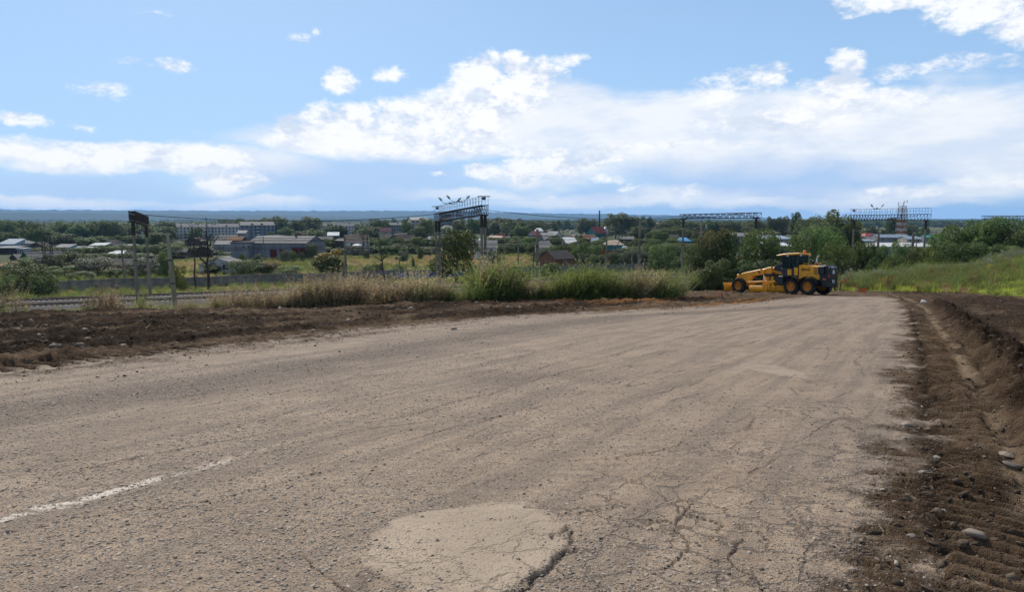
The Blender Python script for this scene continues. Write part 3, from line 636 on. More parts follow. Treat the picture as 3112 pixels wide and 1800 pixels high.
# fence along the far side of the railway
FT = 148.0; PW = 3.6
fence = thing('concrete_fence', 'long grey concrete panel fence beyond the railway with a blue painted stretch', 'fence', P_ts(FT, 0, 0), RZ)
pan = MB().box((0, 0, .55), (PW-.16, .10, 1.08)).box((0, 0, 1.64), (PW-.16, .10, 1.06)).box((0, -.02, 1.1), (PW-.18, .08, .05)).mesh('panel', M_panel, bevel=.015)
pst = MB().box((0, 0, 1.2), (.24, .26, 2.6)).mesh('post', M_panel, bevel=.02)
M_blue = mat('mural_blue', (.012, .055, .22), .8, .3, .25, 1.2, dirt=.2); M_sky = mat('mural_light_blue', (.06, .22, .46), .8, .3, .2, 1.2)
M_let = mat('mural_lettering', (.45, .55, .66), .8, .3, .15, 2)
frng = random.Random(4)
for i in range(-24, 34):
    s = i*PW; p = P_ts(FT, s); z = Hs(p.x, p.y)-.15+.12*math.sin(i*.9)
    sl_ = frng.uniform(-.012, .012)
    link('panel', pan, fence, (s, 0, z), (frng.uniform(-.02, .02), sl_, 0)); link('post', pst, fence, (s-PW/2, -.04, z), (0, frng.uniform(-.012, .012), 0))
    if 10 <= i <= 15:
        mu = MB().box((0, -.066, 1.16), (PW-.17, .012, .64)).build('painted_band', M_blue, fence, loc=(s, 0, z))
        MB().box((0, -.066, .62), (PW-.17, .012, .38)).build('painted_band', M_sky, fence, loc=(s, 0, z))
        tx = {10: 'НОД', 11: 'И', 13: 'Е', 14: 'ЗНОЙ', 15: 'НЫ'}.get(i)
        if tx:
            me = text_mesh(tx, .62, M_let, .012); link('lettering', me, fence, (s-(.6 if i == 15 else 0), -.085, z+1.16), (R_(90), 0, 0), (1.25, 1.1, 1))

def gantry(label, F, L, zf, zn, th, railing, lamps, style, swing=0.0, pair=False, hw=.45):
    "lattice portal over the tracks; F = far leg foot, L = span toward the camera side"
    F = Vector((F[0], F[1], 0)); ang = math.atan2(-DX, DY)+swing
    zg = -9.15
    o = thing('railway_gantry', label, 'gantry', (F.x, F.y, zg), ang, 'lattice gantries over the railway')
    zf -= zg; zn -= zg; sl = (zn-zf)/L
    for ux in (0.0, L):
        zt = zf+sl*ux
        for sy in ((-.27, .27) if pair else (0.0,)):
            leg = MB().cyl((ux, sy, -.6), (ux, sy*.9, zt-.1), .23, .155, 12).build('leg', M_conc, o, smooth=False)
            MB().cyl((ux, sy*.93, zt-1.6), (ux, sy*.91, zt-.12), .215, .205, 12).build('steel_collar', M_rust, leg)
            MB().cyl((ux, sy*.97, zt*.55), (ux, sy*.97, zt*.55+.10), .225, .225, 12).build('band', M_rust, leg)
        MB().box((ux, 0, zt-.06), (.5, 1.15, .12)).box((ux, 0, zt-.75), (.3, .9, .1)).build('cap_plate', M_rust, o)
    n = int(L/(.62 if th > 1 else .7)); x0, x1 = -.5, L+.6
    beam = MB(); Zb = lambda x: zf+sl*x+.05
    for sy in (-hw, hw):
        beam.bar((x0, sy, Zb(x0)), (x1, sy, Zb(x1)), .09); beam.bar((x0, sy, Zb(x0)+th), (x1, sy, Zb(x1)+th), .11)
    for i in range(n+1):
        xa = x0+(x1-x0)*i/n; xb = x0+(x1-x0)*min(i+1, n)/n
        for sy in (-hw, hw):
            beam.bar((xa, sy, Zb(xa)), (xa, sy, Zb(xa)+th), .045)
            if xb > xa:
                up = (xa < L/2) if style == 0 else (i % 2 == 0)
                beam.bar((xa, sy, Zb(xa)+(th if up else 0)), (xb, sy, Zb(xb)+(0 if up else th)), .045)
        beam.bar((xa, -hw, Zb(xa)+th), (xa, hw, Zb(xa)+th), .04); beam.bar((xa, -hw, Zb(xa)), (xa, hw, Zb(xa)), .04)
    beam.build('lattice_beam', M_rust, o)
    if railing:
        rl = MB(); hr = 1.15
        for sy in (-hw, hw):
            rl.bar((x0, sy, Zb(x0)+th+hr), (x1, sy, Zb(x1)+th+hr), .035); rl.bar((x0, sy, Zb(x0)+th+hr*.55), (x1, sy, Zb(x1)+th+hr*.55), .022)
            m_ = int(L/1.1)
            for i in range(m_+1):
                xa = x0+(x1-x0)*i/m_; rl.bar((xa, sy, Zb(xa)+th), (xa, sy, Zb(xa)+th+hr), .03)
        rl.box((L/2, 0, Zb(L/2)+th+.07), (.01, .01, .01)); rl.build('railing', M_rust, o)
        for (xa) in ((x0+.3, x1-.4) if railing == 2 else (x0+.3,)):
            sg = MB().box((xa, 0, Zb(xa)+th+hr+.02), (.9, 1.5, .09)).box((xa, 0, Zb(xa)+th+hr-.25), (.35, .4, .35)); sg.build('floodlight_bracket', M_dark, o)
    for xa in lamps:
        zz = Zb(xa)+th+(1.15 if railing else 0)
        lp = MB().box((xa, 0, zz+.06), (.14, 1.9, .1)).box((xa, 0, zz+.16), (.22, .3, .16))
        for sy in (-1, 1): lp.cyl((xa, sy*.9, zz+.08), (xa, sy*1.35, zz+.55), .03, .03, 6)
        lo_ = lp.build('lamp_bracket', M_dark, o)
        for sy in (-1, 1):
            hd = MB().lathe([(.05, -.35), (.12, -.2), (.17, .05), (.15, .28), (.05, .36)], 10)
            hd.build('lamp_head', M_lamp, lo_, True, loc=(xa, sy*1.5, zz+.72), rot=(R_(45)*sy, 0, 0))
    # insulator strings hanging under the beam
    for xa in (L*.35, L*.7):
        MB().bar((xa-.6, 0, Zb(xa)), (xa, 0, Zb(xa)-.9), .03).bar((xa+.6, 0, Zb(xa)), (xa, 0, Zb(xa)-.9), .03).build('hanger', M_rust, o)
        ins = MB()
        for k in range(5): ins.cyl((xa, 0, Zb(xa)-1.0-k*.17), (xa, 0, Zb(xa)-1.1-k*.17), .05, .13, 8)
        ins.build('insulator', M_lamp if xa < L*.5 else M_rust, o)
    return o
gantry('leftmost gantry with dark boxed beam seen almost end-on above two tall concrete legs', (-50.4, 94.5), 14.5, .55, 1.15, 1.15, 0, (), 1, hw=.32)
gantry('rusty lattice gantry with railed walkway and street lamps in the middle of the picture', (-11.9, 110), 21.0, .95, 1.95, 1.22, 2, (6.5, 10.5), 0, pair=True)
gantry('slim rusty lattice gantry without railing, left of the yellow grader', (31.2, 125), 18.5, 1.35, 1.55, .78, 0, (), 1)
gantry('railed lattice gantry in front of the red and white mast', (71, 142.5), 15.8, .95, 1.05, 1.12, 1, (5.2,), 0)
gantry('farthest slim gantry poking out above the bushes at the right edge', (117, 170), 22, 1.2, 1.2, .75, 0, (), 1)

def pole(label, px, top, y, r, name='concrete_pole', m=None, lean=0.0, fit=None, cat='pole', group='concrete poles along the railway'):
    p = at(px, top, y); z0 = Hs(p.x, y)-.6; h = p.z-z0
    o = thing(name, label, cat, (p.x-lean*h, y, z0), 0, group)
    MB().cyl((0, 0, 0), (lean*h, 0, h), r*1.35, r*.85, 12).build('shaft', m or M_conc, o)
    if fit == 'bands':
        for f in (.45, .7): MB().cyl((lean*h*f, 0, h*f), (lean*h*f, 0, h*f+.12), r*1.32, r*1.32, 12).build('band', M_rust, o)
        MB().bar((lean*h*.7-.9, 0, h*.7), (lean*h*.7+.3, 0, h*.7), .1).build('bracket', M_rust, o)
    if fit == 'arms':
        MB().bar((-2.6, 0, h-.3), (.2, 0, h-.25), .12).bar((-2.3, 0, h-.3), (0, 0, h-1.9), .07).build('bracket', M_dark, o)
        MB().bar((.6, 0, h*.45), (4.3, 0, h+.6), .13).build('strut', M_dark, o)
    if fit == 'cross':
        MB().bar((-1.1, 0, h-.5), (1.1, 0, h-.5), .12).bar((-.7, 0, h-1.1), (.7, 0, h-1.1), .1).build('crossarm', M_rust, o)
        for k in (-1, -.5, .5, 1): MB().cyl((k, 0, h-.44), (k, 0, h-.2), .06, .04, 6).build('insulator', M_lamp, o)
    if fit == 'lamp':
        MB().bar((-.9, 0, h), (.9, 0, h+.05), .1).build('crossarm', M_dark, o)
        for k in (-1, 1): MB().lathe([(.1, -.3), (.3, 0), (.26, .2)], 10).build('lamp_head', M_dark, o, loc=(k*.8, 0, h+.1), rot=(R_(70), 0, k*.5))
    if fit == 'catenary':
        MB().bar((-3.2, 0, h*.62), (0, 0, h*.78), .09).bar((-3.0, 0, h*.6), (0, 0, h*.6), .07).build('cantilever', M_dark, o)
    return o
pole('thick leaning concrete pole with iron bands beside the bare tree', 508, 707, 71, .20, lean=-.055, fit='bands')
pole('short concrete pole just left of the leftmost gantry', 369, 748, 146, .19, lean=-.03)
pole('tall concrete pole standing by the fence right of the yellowing tree', 1047, 717, 134, .22, lean=-.015, fit='bands')
pole('thick concrete pole with black brackets right of the blue painted fence', 1633, 697, 108, .23, fit='bands')
pole('slender concrete pole in the golden field left of the hip-roofed house', 1575, 722, 196, .2)
pole('thin lamp pole in the golden field behind the middle gantry', 1532, 736, 200, .12, fit='lamp')
pole('concrete pole with black crossbeam and diagonal strut below the tall chimney', 1844, 710, 158, .2, fit='arms')
pole('tall bare concrete pole midway between chimney and slim gantry', 1945, 667, 132, .21, fit='bands')
pole('short weathered post behind the fence near the orange wall', 1921, 768, 166, .13)
pole('concrete pole standing inside the slim gantry', 2132, 670, 112, .21)
pole('concrete pole with cantilever left of the red and white mast', 2671, 703, 150, .24, fit='catenary')
pole('concrete pole with cantilever under the right leg of the railed gantry', 2776, 711, 132, .24, fit='catenary')
pole('small grey pole behind the cantilever pole on the right', 2787, 722, 142, .1, fit='cross')
pole('low lamp post in the golden field by the round bush', 1214, 786, 172, .14, fit='lamp', name='lamp_post')
pole('slim lamp post with twin lamps before the grey warehouse', 748, 752, 214, .1, fit='lamp', name='lamp_post')
pole('thin pole standing against the warehouse front', 800, 719, 222, .11)
pole('wooden utility pole with insulators right of the leaning bare tree', 1152, 704, 240, .14, fit='cross', name='utility_pole')
pole('wooden utility pole with crossarm left of the white-walled dark-roofed house', 1078, 700, 330, .14, fit='cross', name='utility_pole')
pole('utility pole with crossarm among the houses right of the middle gantry', 1712, 697, 300, .14, fit='cross', name='utility_pole')
pole('utility pole among far roofs behind the hip-roofed house', 1668, 690, 420, .13, fit='cross', name='utility_pole')
pole('utility pole in front of the middle gantry houses', 1430, 712, 260, .12, fit='cross', name='utility_pole')
pole('utility pole by the low light-blue shed on the left', 168, 742, 300, .12, fit='cross', name='utility_pole')

def lattice_tower(label, px, top, y, w, secs, mats, cat='mast', flood=True, ys=None):
    p = at(px, top, y); z0 = Hs(p.x, y)-.3; h = p.z-z0
    o = thing('lattice_tower', label, cat, (p.x, y, z0), .3)
    for k in range(secs):
        za, zb = h*k/secs, h*(k+1)/secs; wa, wb = w*(1-.35*k/secs), w*(1-.35*(k+1)/secs); mb = MB()
        ca = [(sx*wa/2, sy*wa/2, za) for sx, sy in ((-1, -1), (1, -1), (1, 1), (-1, 1))]; cb = [(sx*wb/2, sy*wb/2, zb) for sx, sy in ((-1, -1), (1, -1), (1, 1), (-1, 1))]
        tk = w*(.055 if len(mats) > 1 else .032)
        for i in range(4):
            j = (i+1) % 4; mb.bar(ca[i], cb[i], tk*1.3); mb.bar(cb[i], cb[j], tk); mb.bar(ca[i], cb[j], tk*.8); mb.bar(ca[j], cb[i], tk*.8)
        mb.build('mast_section', mats[k % len(mats)], o)
    if flood:
        MB().bar((-1.6, 0, h*.84), (1.2, 0, h*.84), .16).bar((-1.2, 0, h*.84), (-1.2, 0, h*.6), .12).build('platform', M_dark, o)
        MB().cyl((.2, 0, h), (.2, 0, h+.5), .5, .45, 10).build('floodlight', M_dark, o)
    return o
lattice_tower('dark lattice floodlight tower among the bushes at the left', 141, 712, 165, 2.0, 5, [M_rust])
lattice_tower('dark lattice pylon standing before the white-walled dark-roofed house', 1110, 713, 245, 2.2, 5, [M_rust], flood=False)
M_mred = mat('mast_red', (.33, .085, .05), .6, .3, .3, 1); M_mwh = mat('mast_white', (.50, .48, .46), .6, .3, .2, 1)
mast = lattice_tower('tall red and white lattice radio mast rising behind the railed gantry', 2743, 626, 480, 5.2, 12, [M_mred, M_mwh], flood=False)
for k, (a_, hh) in enumerate(((.4, 26), (2.2, 25), (4.1, 24.5), (5.4, 26.5))):
    MB().cyl((2.6*math.cos(a_), 2.6*math.sin(a_), hh-1), (2.6*math.cos(a_), 2.6*math.sin(a_), hh+1), .22, .22, 8).bar((0, 0, hh), (2.6*math.cos(a_), 2.6*math.sin(a_), hh), .12).build('antenna', M_lamp, mast)
# chimney
cp = at(1822, 640, 420); cz = Hs(cp.x, 420)-.5
ch = thing('chimney', 'tall slim dark iron chimney sticking up above the roofs', 'chimney', (cp.x, 420, cz))
MB().cyl((0, 0, 0), (0, 0, cp.z-cz), .46, .40, 14).build('stack', mat('chimney_iron', (.035, .022, .02), .7, .3, .4, .6), ch, True)
for f in (.35, .65, .97): MB().cyl((0, 0, (cp.z-cz)*f), (0, 0, (cp.z-cz)*f+.3), .50, .50, 14).build('ring', M_rust, ch)
def wire(label, a, b, sag, r=.034, cat='wire'):
    pts = [a.lerp(b, k/14)-Vector((0, 0, sag*4*(k/14)*(1-k/14))) for k in range(15)]
    o = MB().tube([p-pts[0] for p in pts], r, 4).build('overhead_wire', mat('wire_metal', (.035, .034, .033), .7, .2, .1, 1), None, loc=pts[0])
    return tag(o, label, cat, 'overhead wires along the railway')
wire('pale wire from the leaning pole to the tall pole by the fence', at(515, 776, 71), at(1047, 780, 134), .5, .03)
wire('upper wire from the leaning pole toward the middle gantry', at(515, 712, 71), at(1331, 690, 110), 1.0, .03)
for k, tt in enumerate((94.3, 100.2)):
    wd = ('nearer', 'farther')[k]
    wire(f'contact wire above the {wd} track, left of the middle gantry', P_ts(tt, -8, -2.4), P_ts(tt, 31, -2.4), .1)
    wire(f'carrier wire above the {wd} track, left of the middle gantry', P_ts(tt, -8, -.6), P_ts(tt, 31, -.4), 1.0)
    wire(f'contact wire above the {wd} track, left of the leftmost gantry', P_ts(tt, -60, -2.4), P_ts(tt, -8, -2.4), .1)
    wire(f'carrier wire above the {wd} track, between middle and slim gantry', P_ts(tt, 31, -.4), P_ts(tt, 77, -.4), 1.0)
wire('thin wire from the bracketed pole to the strutted pole', at(1634, 722, 108), at(1844, 716, 158), .6)
wire('thin wire from the slim gantry to the pole inside it and onward', at(1945, 690, 132), at(2132, 690, 112), .5)
wire('thin wire running right from the pole inside the slim gantry', at(2132, 680, 112), at(2671, 708, 150), .8)

for k, tt in enumerate((94.3, 100.2)):
    wd = ('nearer', 'farther')[k]
    wire(f'contact wire above the {wd} track, between middle and slim gantry', P_ts(tt, 31, -2.4), P_ts(tt, 77, -2.4), .1)
    wire(f'carrier wire above the {wd} track, right of the slim gantry', P_ts(tt, 77, -.4), P_ts(tt, 121, -.4), 1.0)
wire('feeder wire strung from the middle gantry top to the slim gantry top', P_ts(88, 31, 2.9), P_ts(88, 77, 2.2), 1.2)
wire('second feeder wire from the middle gantry top to the slim gantry top', P_ts(103, 31, 2.2), P_ts(103, 77, 2.0), 1.2)
wire('feeder wire strung from the slim gantry top to the railed gantry', P_ts(90, 77, 2.2), P_ts(90, 121, 2.0), 1.2)
wire('feeder wire strung from the leftmost gantry to the middle gantry top', P_ts(90, -9, 2.0), P_ts(90, 31, 2.6), 1.1)
# ------------------------------------------------------------------ trees, bushes
LM = dict(dark=leaf_mat('leaf_dark', (.034, .056, .017), (.122, .162, .046)), mid=leaf_mat('leaf_mid', (.044, .074, .018), (.145, .198, .055)),
          light=leaf_mat('leaf_light', (.055, .085, .020), (.160, .195, .055)), grey=leaf_mat('leaf_greygreen', (.048, .058, .034), (.150, .165, .105)),
          poplar=leaf_mat('leaf_poplar', (.048, .062, .022), (.180, .198, .085)), yellow=leaf_mat('leaf_yellowing', (.030, .046, .012), (.085, .105, .026), (.36, .22, .025), tiph=-.15),
          orange=leaf_mat('leaf_rusty', (.024, .034, .011), (.065, .078, .026), (.20, .105, .022), tiph=.28), lime=leaf_mat('leaf_lime', (.07, .085, .016), (.17, .175, .035)))
M_bark = mat('bark', (.085, .068, .052), .95, .2, .4, 4, bump=.6, bscale=12)
def leaf_cloud(seed, nl, nleaf, leaf, tall=1.0, base=.0, droop=.0, spread=1.0, core=.72):
    r = np.random.default_rng(seed)
    k = np.arange(nl); ph = k*2.39996+r.uniform(0, 6); hh = r.uniform(.12, .92, nl)
    prof = np.sqrt(np.clip(1-((hh-.45)/.62)**2, .05, 1))*.36*spread
    rad = np.sqrt(r.uniform(.05, 1, nl))*prof
    C = np.stack([np.cos(ph)*rad, np.sin(ph)*rad, hh], -1); rl = r.uniform(.10, .19, nl)*(1-.35*np.abs(hh-.45))
    C[:, 2] = np.clip(C[:, 2], rl*.7, 1-rl*.85)
    which = r.choice(nl, nleaf*2, p=rl**2/np.sum(rl**2))
    d = r.normal(size=(nleaf*2, 3)); d /= np.linalg.norm(d, axis=1)[:, None]
    P = C[which]+d*(rl[which]*(.70+.42*r.random(nleaf*2)))[:, None]
    q = np.full(len(P), 9.0)
    for j in range(nl): q = np.minimum(q, np.linalg.norm(P-C[j], axis=1)/rl[j])
    keep = np.where(q > core)[0][:nleaf]; P = P[keep]; d = d[keep]; n = len(P)
    P[:, 2] = np.maximum(P[:, 2], .005)
    nrm = d*.7+r.normal(size=(n, 3))*.65+np.array([0, 0, .35]); nrm /= np.linalg.norm(nrm, axis=1)[:, None]
    tv = np.cross(nrm, r.normal(size=(n, 3))); tv /= np.linalg.norm(tv, axis=1)[:, None]; tv[:, 2] -= droop; bv = np.cross(nrm, tv)
    s = leaf*r.uniform(.55, 1.4, n)[:, None]
    V = np.stack([P-tv*s, P+bv*s*.55, P+tv*s, P-bv*s*.55], 1).reshape(-1, 3)
    return V, np.arange(n*4).reshape(-1, 4)
CROWN = {}
for nm, a in dict(tree_a=(1, 26, 9000, .020), tree_b=(2, 34, 10000, .019), tree_c=(3, 20, 8000, .021), bush_a=(11, 30, 9500, .018), bush_b=(12, 24, 9000, .019), bush_c=(13, 38, 10000, .017), wil_a=(21, 46, 10000, .016)).items():
    kw = dict(spread=1.12) if nm.startswith('bush') else (dict(droop=.5) if nm.startswith('wil') else {})
    CROWN[nm] = fast_mesh(nm, *leaf_cloud(*a, **kw), LM['mid'])
def limb_mesh(seed, n=7):
    r = random.Random(seed); mb = MB(); mb.tube([(0, 0, -.03), (.01, 0, .25), (-.01, .01, .55), (.0, 0, .85)], [.030, .022, .014, .004], 7)
    for k in range(n):
        a = r.uniform(0, 6.28); z = r.uniform(.18, .6); L = r.uniform(.18, .32)
        mb.tube([(0, 0, z), (math.cos(a)*L*.5, math.sin(a)*L*.5, z+L*.45), (math.cos(a)*L, math.sin(a)*L, z+L*.9)], [.012, .008, .003], 5)
    return mb.mesh('trunk', M_bark)
TRUNK = [limb_mesh(k) for k in (1, 2, 3)]
STEMS = MB()
for k in range(7):
    a = k*.9; STEMS.tube([(.02*math.cos(a), .02*math.sin(a), -.05), (.12*math.cos(a), .12*math.sin(a), .35), (.26*math.cos(a), .26*math.sin(a), .75)], [.014, .010, .003], 5)
STEMS = STEMS.mesh('stem', M_bark)
trng = random.Random(12)
def leafy(o, me, m, name, loc, scale, rz):
    c = link(name, me, o, loc, (0, 0, rz), scale); c.material_slots[0].link = 'OBJECT'; c.material_slots[0].material = LM[m]; return c
def tree(label, px, top, wpx, y, kind='poplar', shape=None, group=None, name='tree', lift=.10):
    p = at(px, top, y); z0 = Hs(p.x, y)-.1; h = max(2.0, p.z-z0); w = wpx/FPX*y*1.5
    o = thing(name, label, 'tree', (p.x, y, z0), 0, group)
    link('trunk', trng.choice(TRUNK), o, None, (0, 0, trng.uniform(0, 6)), (h*.85, h*.85, h))
    leafy(o, CROWN[shape or trng.choice(('tree_a', 'tree_b', 'tree_c'))], kind, 'crown', (0, 0, h*lift), (w, w*trng.uniform(.85, 1.1), h*(1-lift)), trng.uniform(0, 6)); return o
def bush(label, px, top, wpx, y, kind='mid', shape=None, group=None, name='bush', zoff=0.0):
    p = at(px, top, y); z0 = Hs(p.x, y)-.15+zoff; h = max(.8, p.z-z0); w = wpx/FPX*y*1.4
    o = thing(name, label, 'bush', (p.x, y, z0), 0, group)
    link('stem', STEMS, o, None, (0, 0, trng.uniform(0, 6)), (w, w, h))
    leafy(o, CROWN[shape or trng.choice(('bush_a', 'bush_b', 'bush_c'))], kind, 'foliage', (0, 0, 0), (w, w*trng.uniform(.85, 1.15), h), trng.uniform(0, 6)); return o
def ordw(k):
    return ['first', 'second', 'third', 'fourth', 'fifth', 'sixth', 'seventh', 'eighth', 'ninth', 'tenth', 'eleventh', 'twelfth'][k] if k < 12 else f"{k+1}{'st' if (k+1) % 10 == 1 else 'nd' if (k+1) % 10 == 2 else 'rd' if (k+1) % 10 == 3 else 'th'}"
def row(where, px0, px1, n, tops, wr, yr, kinds, fn=tree, jit=6, group=None):
    xs, tp = zip(*tops); what = 'tree' if fn is tree else 'bush'
    for k in range(n):
        px = px0+(px1-px0)*(k+.5)/n+trng.uniform(-.3, .3)*(px1-px0)/n
        fn(f'{ordw(k)} {what} from the left in the {where}', px, float(np.interp(px, xs, tp))+trng.uniform(-.5, 1)*jit, trng.uniform(*wr), trng.uniform(*yr), trng.choice(kinds), group=group or where)
D, M, Lg, G, Po, Y, O, Li = 'dark', 'mid', 'light', 'grey', 'poplar', 'yellow', 'orange', 'lime'
row('far treeline left of the white apartment block', -70, 520, 30, [(-70, 660), (0, 662), (35, 668), (110, 674), (150, 690), (190, 664), (235, 684), (285, 672), (335, 667), (375, 690), (430, 680), (520, 690)], (42, 66), (520, 620), [D, D, Po, M])
row('garden trees below the far left treeline', -40, 500, 24, [(-40, 715), (120, 690), (230, 722), (300, 716), (420, 715), (500, 700)], (36, 60), (370, 450), [D, M, M, Lg, D])
row('low green hedges between the left sheds', 60, 560, 20, [(60, 752), (220, 748), (400, 742), (560, 738)], (30, 50), (265, 330), [M, Lg, Lg, D], bush)
tree('tall round dark tree at the left end of the white apartment block', 507, 671, 46, 600, D, 'tree_b')
tree('round tree hiding part of the white apartment block front', 592, 690, 38, 560, M, 'tree_a')
row('row of poplars behind the apartment blocks', 668, 800, 9, [(668, 668), (740, 664), (800, 662)], (28, 40), (760, 860), [Po])
tree('broad dark tree crown behind the grey apartment block', 822, 655, 66, 760, D, 'tree_c'); tree('second broad dark crown right of the grey apartment block roof', 850, 661, 50, 740, D, 'tree_b')
tree('bushy tree right of the grey apartment block', 868, 688, 44, 560, D); tree('small dark tree below the grey apartment block', 822, 704, 22, 470, D); tree('tall feathery tree left of the long white apartments', 942, 657, 58, 640, Po, 'tree_b')
tree('dark tree between grey block and long white apartments', 905, 668, 40, 600, D); tree('lower leafy tree under the tall feathery tree', 925, 700, 60, 480, Po); tree('dark shaggy tree right of the grey warehouse roof', 963, 694, 52, 440, M)
tree('dark tree in front of the long white apartments', 1017, 678, 54, 560, D, 'tree_c'); tree('second dark tree in front of the long white apartments', 1042, 684, 30, 560, D); tree('dark tree at the right end of the long white apartments', 1098, 679, 50, 540, D)
tree('tall dark tree rising above the long white apartments', 1142, 664, 48, 600, D, 'tree_b'); tree('narrow dark tree left of the small grey block', 1172, 667, 28, 640, D); tree('dark crown left of the purple roof', 1128, 690, 66, 470, D, 'tree_a')
tree('small far tree right of the tall dark tree', 1196, 662, 16, 900, Po); tree('bright green tree left of the beige five-storey block', 1238, 668, 36, 560, M, 'tree_c'); tree('far tree above the small grey block', 1235, 659, 26, 900, Po)
tree('dark poplar hiding the beige five-storey block', 1298, 661, 44, 470, Po, 'tree_b'); tree('dark tree left of the middle gantry legs', 1272, 690, 50, 420, D); tree('leafy tree behind the middle gantry beam', 1392, 662, 44, 500, Po); tree('dark leafy tree behind the right gantry leg', 1440, 659, 48, 520, D, 'tree_c')
row('treeline between middle gantry and chimney', 1470, 1650, 10, [(1470, 664), (1540, 660), (1580, 668), (1640, 664)], (38, 54), (600, 700), [Po, D, Po])
tree('dark tree standing among houses right of the gantry', 1588, 684, 50, 430, D, 'tree_b'); tree('round dark tree near the red-roofed house', 1568, 672, 36, 560, D)
tree('far round tree before the blue hills', 1722, 665, 22, 1100, M); tree('small dark spruce-like tree among far roofs', 1698, 666, 10, 1000, D); tree('tree left of the twin poplars', 1686, 671, 22, 720, Po)
tree('left of the twin poplars by the chimney', 1768, 664, 36, 720, Po, 'tree_a'); tree('right of the twin poplars by the chimney', 1796, 665, 34, 720, Po, 'tree_b')
tree('massive poplar crown right of the chimney', 1872, 646, 64, 560, Po, 'tree_b'); tree('second massive poplar crown right of the chimney', 1915, 648, 56, 560, Po, 'tree_c'); tree('third crown of the massive poplar group', 1944, 655, 40, 580, Po)
tree('round tree beside the pale-blue school', 1975, 657, 26, 640, D); tree('leafy tree below the massive poplars', 1935, 688, 54, 400, Po, 'tree_a'); tree('dark tree under the pale-blue school', 1985, 702, 40, 380, D)
row('tree belt behind the slim gantry', 2010, 2330, 17, [(2010, 672), (2045, 660), (2100, 672), (2200, 668), (2260, 671), (2330, 668)], (40, 60), (540, 640), [Po, Po, D])
row('garden trees before that gantry belt', 1960, 2230, 9, [(1960, 705), (2040, 690), (2140, 700), (2230, 705)], (38, 56), (330, 400), [Po, D, M])
tree('left of two tall trees behind the grader cab', 2348, 657, 34, 480, D, 'tree_c'); tree('right of two tall trees behind the grader cab', 2378, 656, 40, 480, Po, 'tree_b'); tree('lone round crown above the bushes behind the grader', 2418, 646, 32, 400, D, 'tree_a')
tree('grey-leaved tree left of the large dark poplar', 2462, 654, 72, 190, Po, 'tree_b'); tree('large dark poplar left of the railed gantry', 2545, 634, 120, 165, Po, 'tree_c'); tree('dark lower poplar beside the railed gantry leg', 2592, 672, 62, 160, D, 'tree_b'); tree('shaded poplar crown below the large poplar', 2510, 690, 90, 150, D, 'tree_a')
tree('round tree behind the radio mast', 2722, 662, 54, 520, D, 'tree_a'); tree('tree right of the radio mast', 2765, 681, 44, 500, Po, 'tree_b'); tree('low tree left of the radio mast', 2648, 688, 42, 520, Po); tree('small pointed tree left of the radio mast', 2685, 696, 14, 500, D); tree('tree behind the right leg of the railed gantry', 2812, 689, 22, 560, D); tree('low bushy tree right of the red-roofed house', 2795, 704, 30, 460, D)
row('hedge at the far side of the golden field', 950, 1335, 16, [(950, 752), (1050, 752), (1150, 745), (1220, 742), (1335, 748)], (44, 66), (252, 285), [D, M, D, D], bush)
row('shrubs behind the golden field right of the gantry', 1500, 1660, 8, [(1500, 745), (1580, 738), (1660, 745)], (40, 60), (250, 275), [D, D, M], bush)
row('garden bushes around the brick shed', 1640, 1850, 11, [(1640, 762), (1700, 745), (1770, 738), (1850, 745)], (40, 62), (196, 235), [D, M, M, Lg], bush)
row('bushes along the orange wall', 1770, 2000, 9, [(1770, 772), (1900, 768), (2000, 755)], (34, 56), (176, 184), [D, M, G], bush)
row('bushes behind the right fence end', 1880, 2140, 14, [(1880, 758), (1960, 742), (2040, 738), (2140, 745)], (52, 78), (188, 225), [D, M, D, Lg], bush)
row('greenery among the houses in the middle', 1480, 2110, 30, [(1480, 722), (1700, 716), (1900, 725), (2110, 722)], (28, 46), (300, 420), [M, D, Lg, D], bush)
row('greenery among the houses left of the gantry', 950, 1440, 22, [(950, 728), (1200, 722), (1440, 728)], (30, 48), (300, 400), [M, D, Lg, D], bush)
row('sheds behind the white ruin', 500, 700, 9, [(500, 748), (600, 752), (700, 765)], (34, 52), (215, 270), [D, M, D], bush)
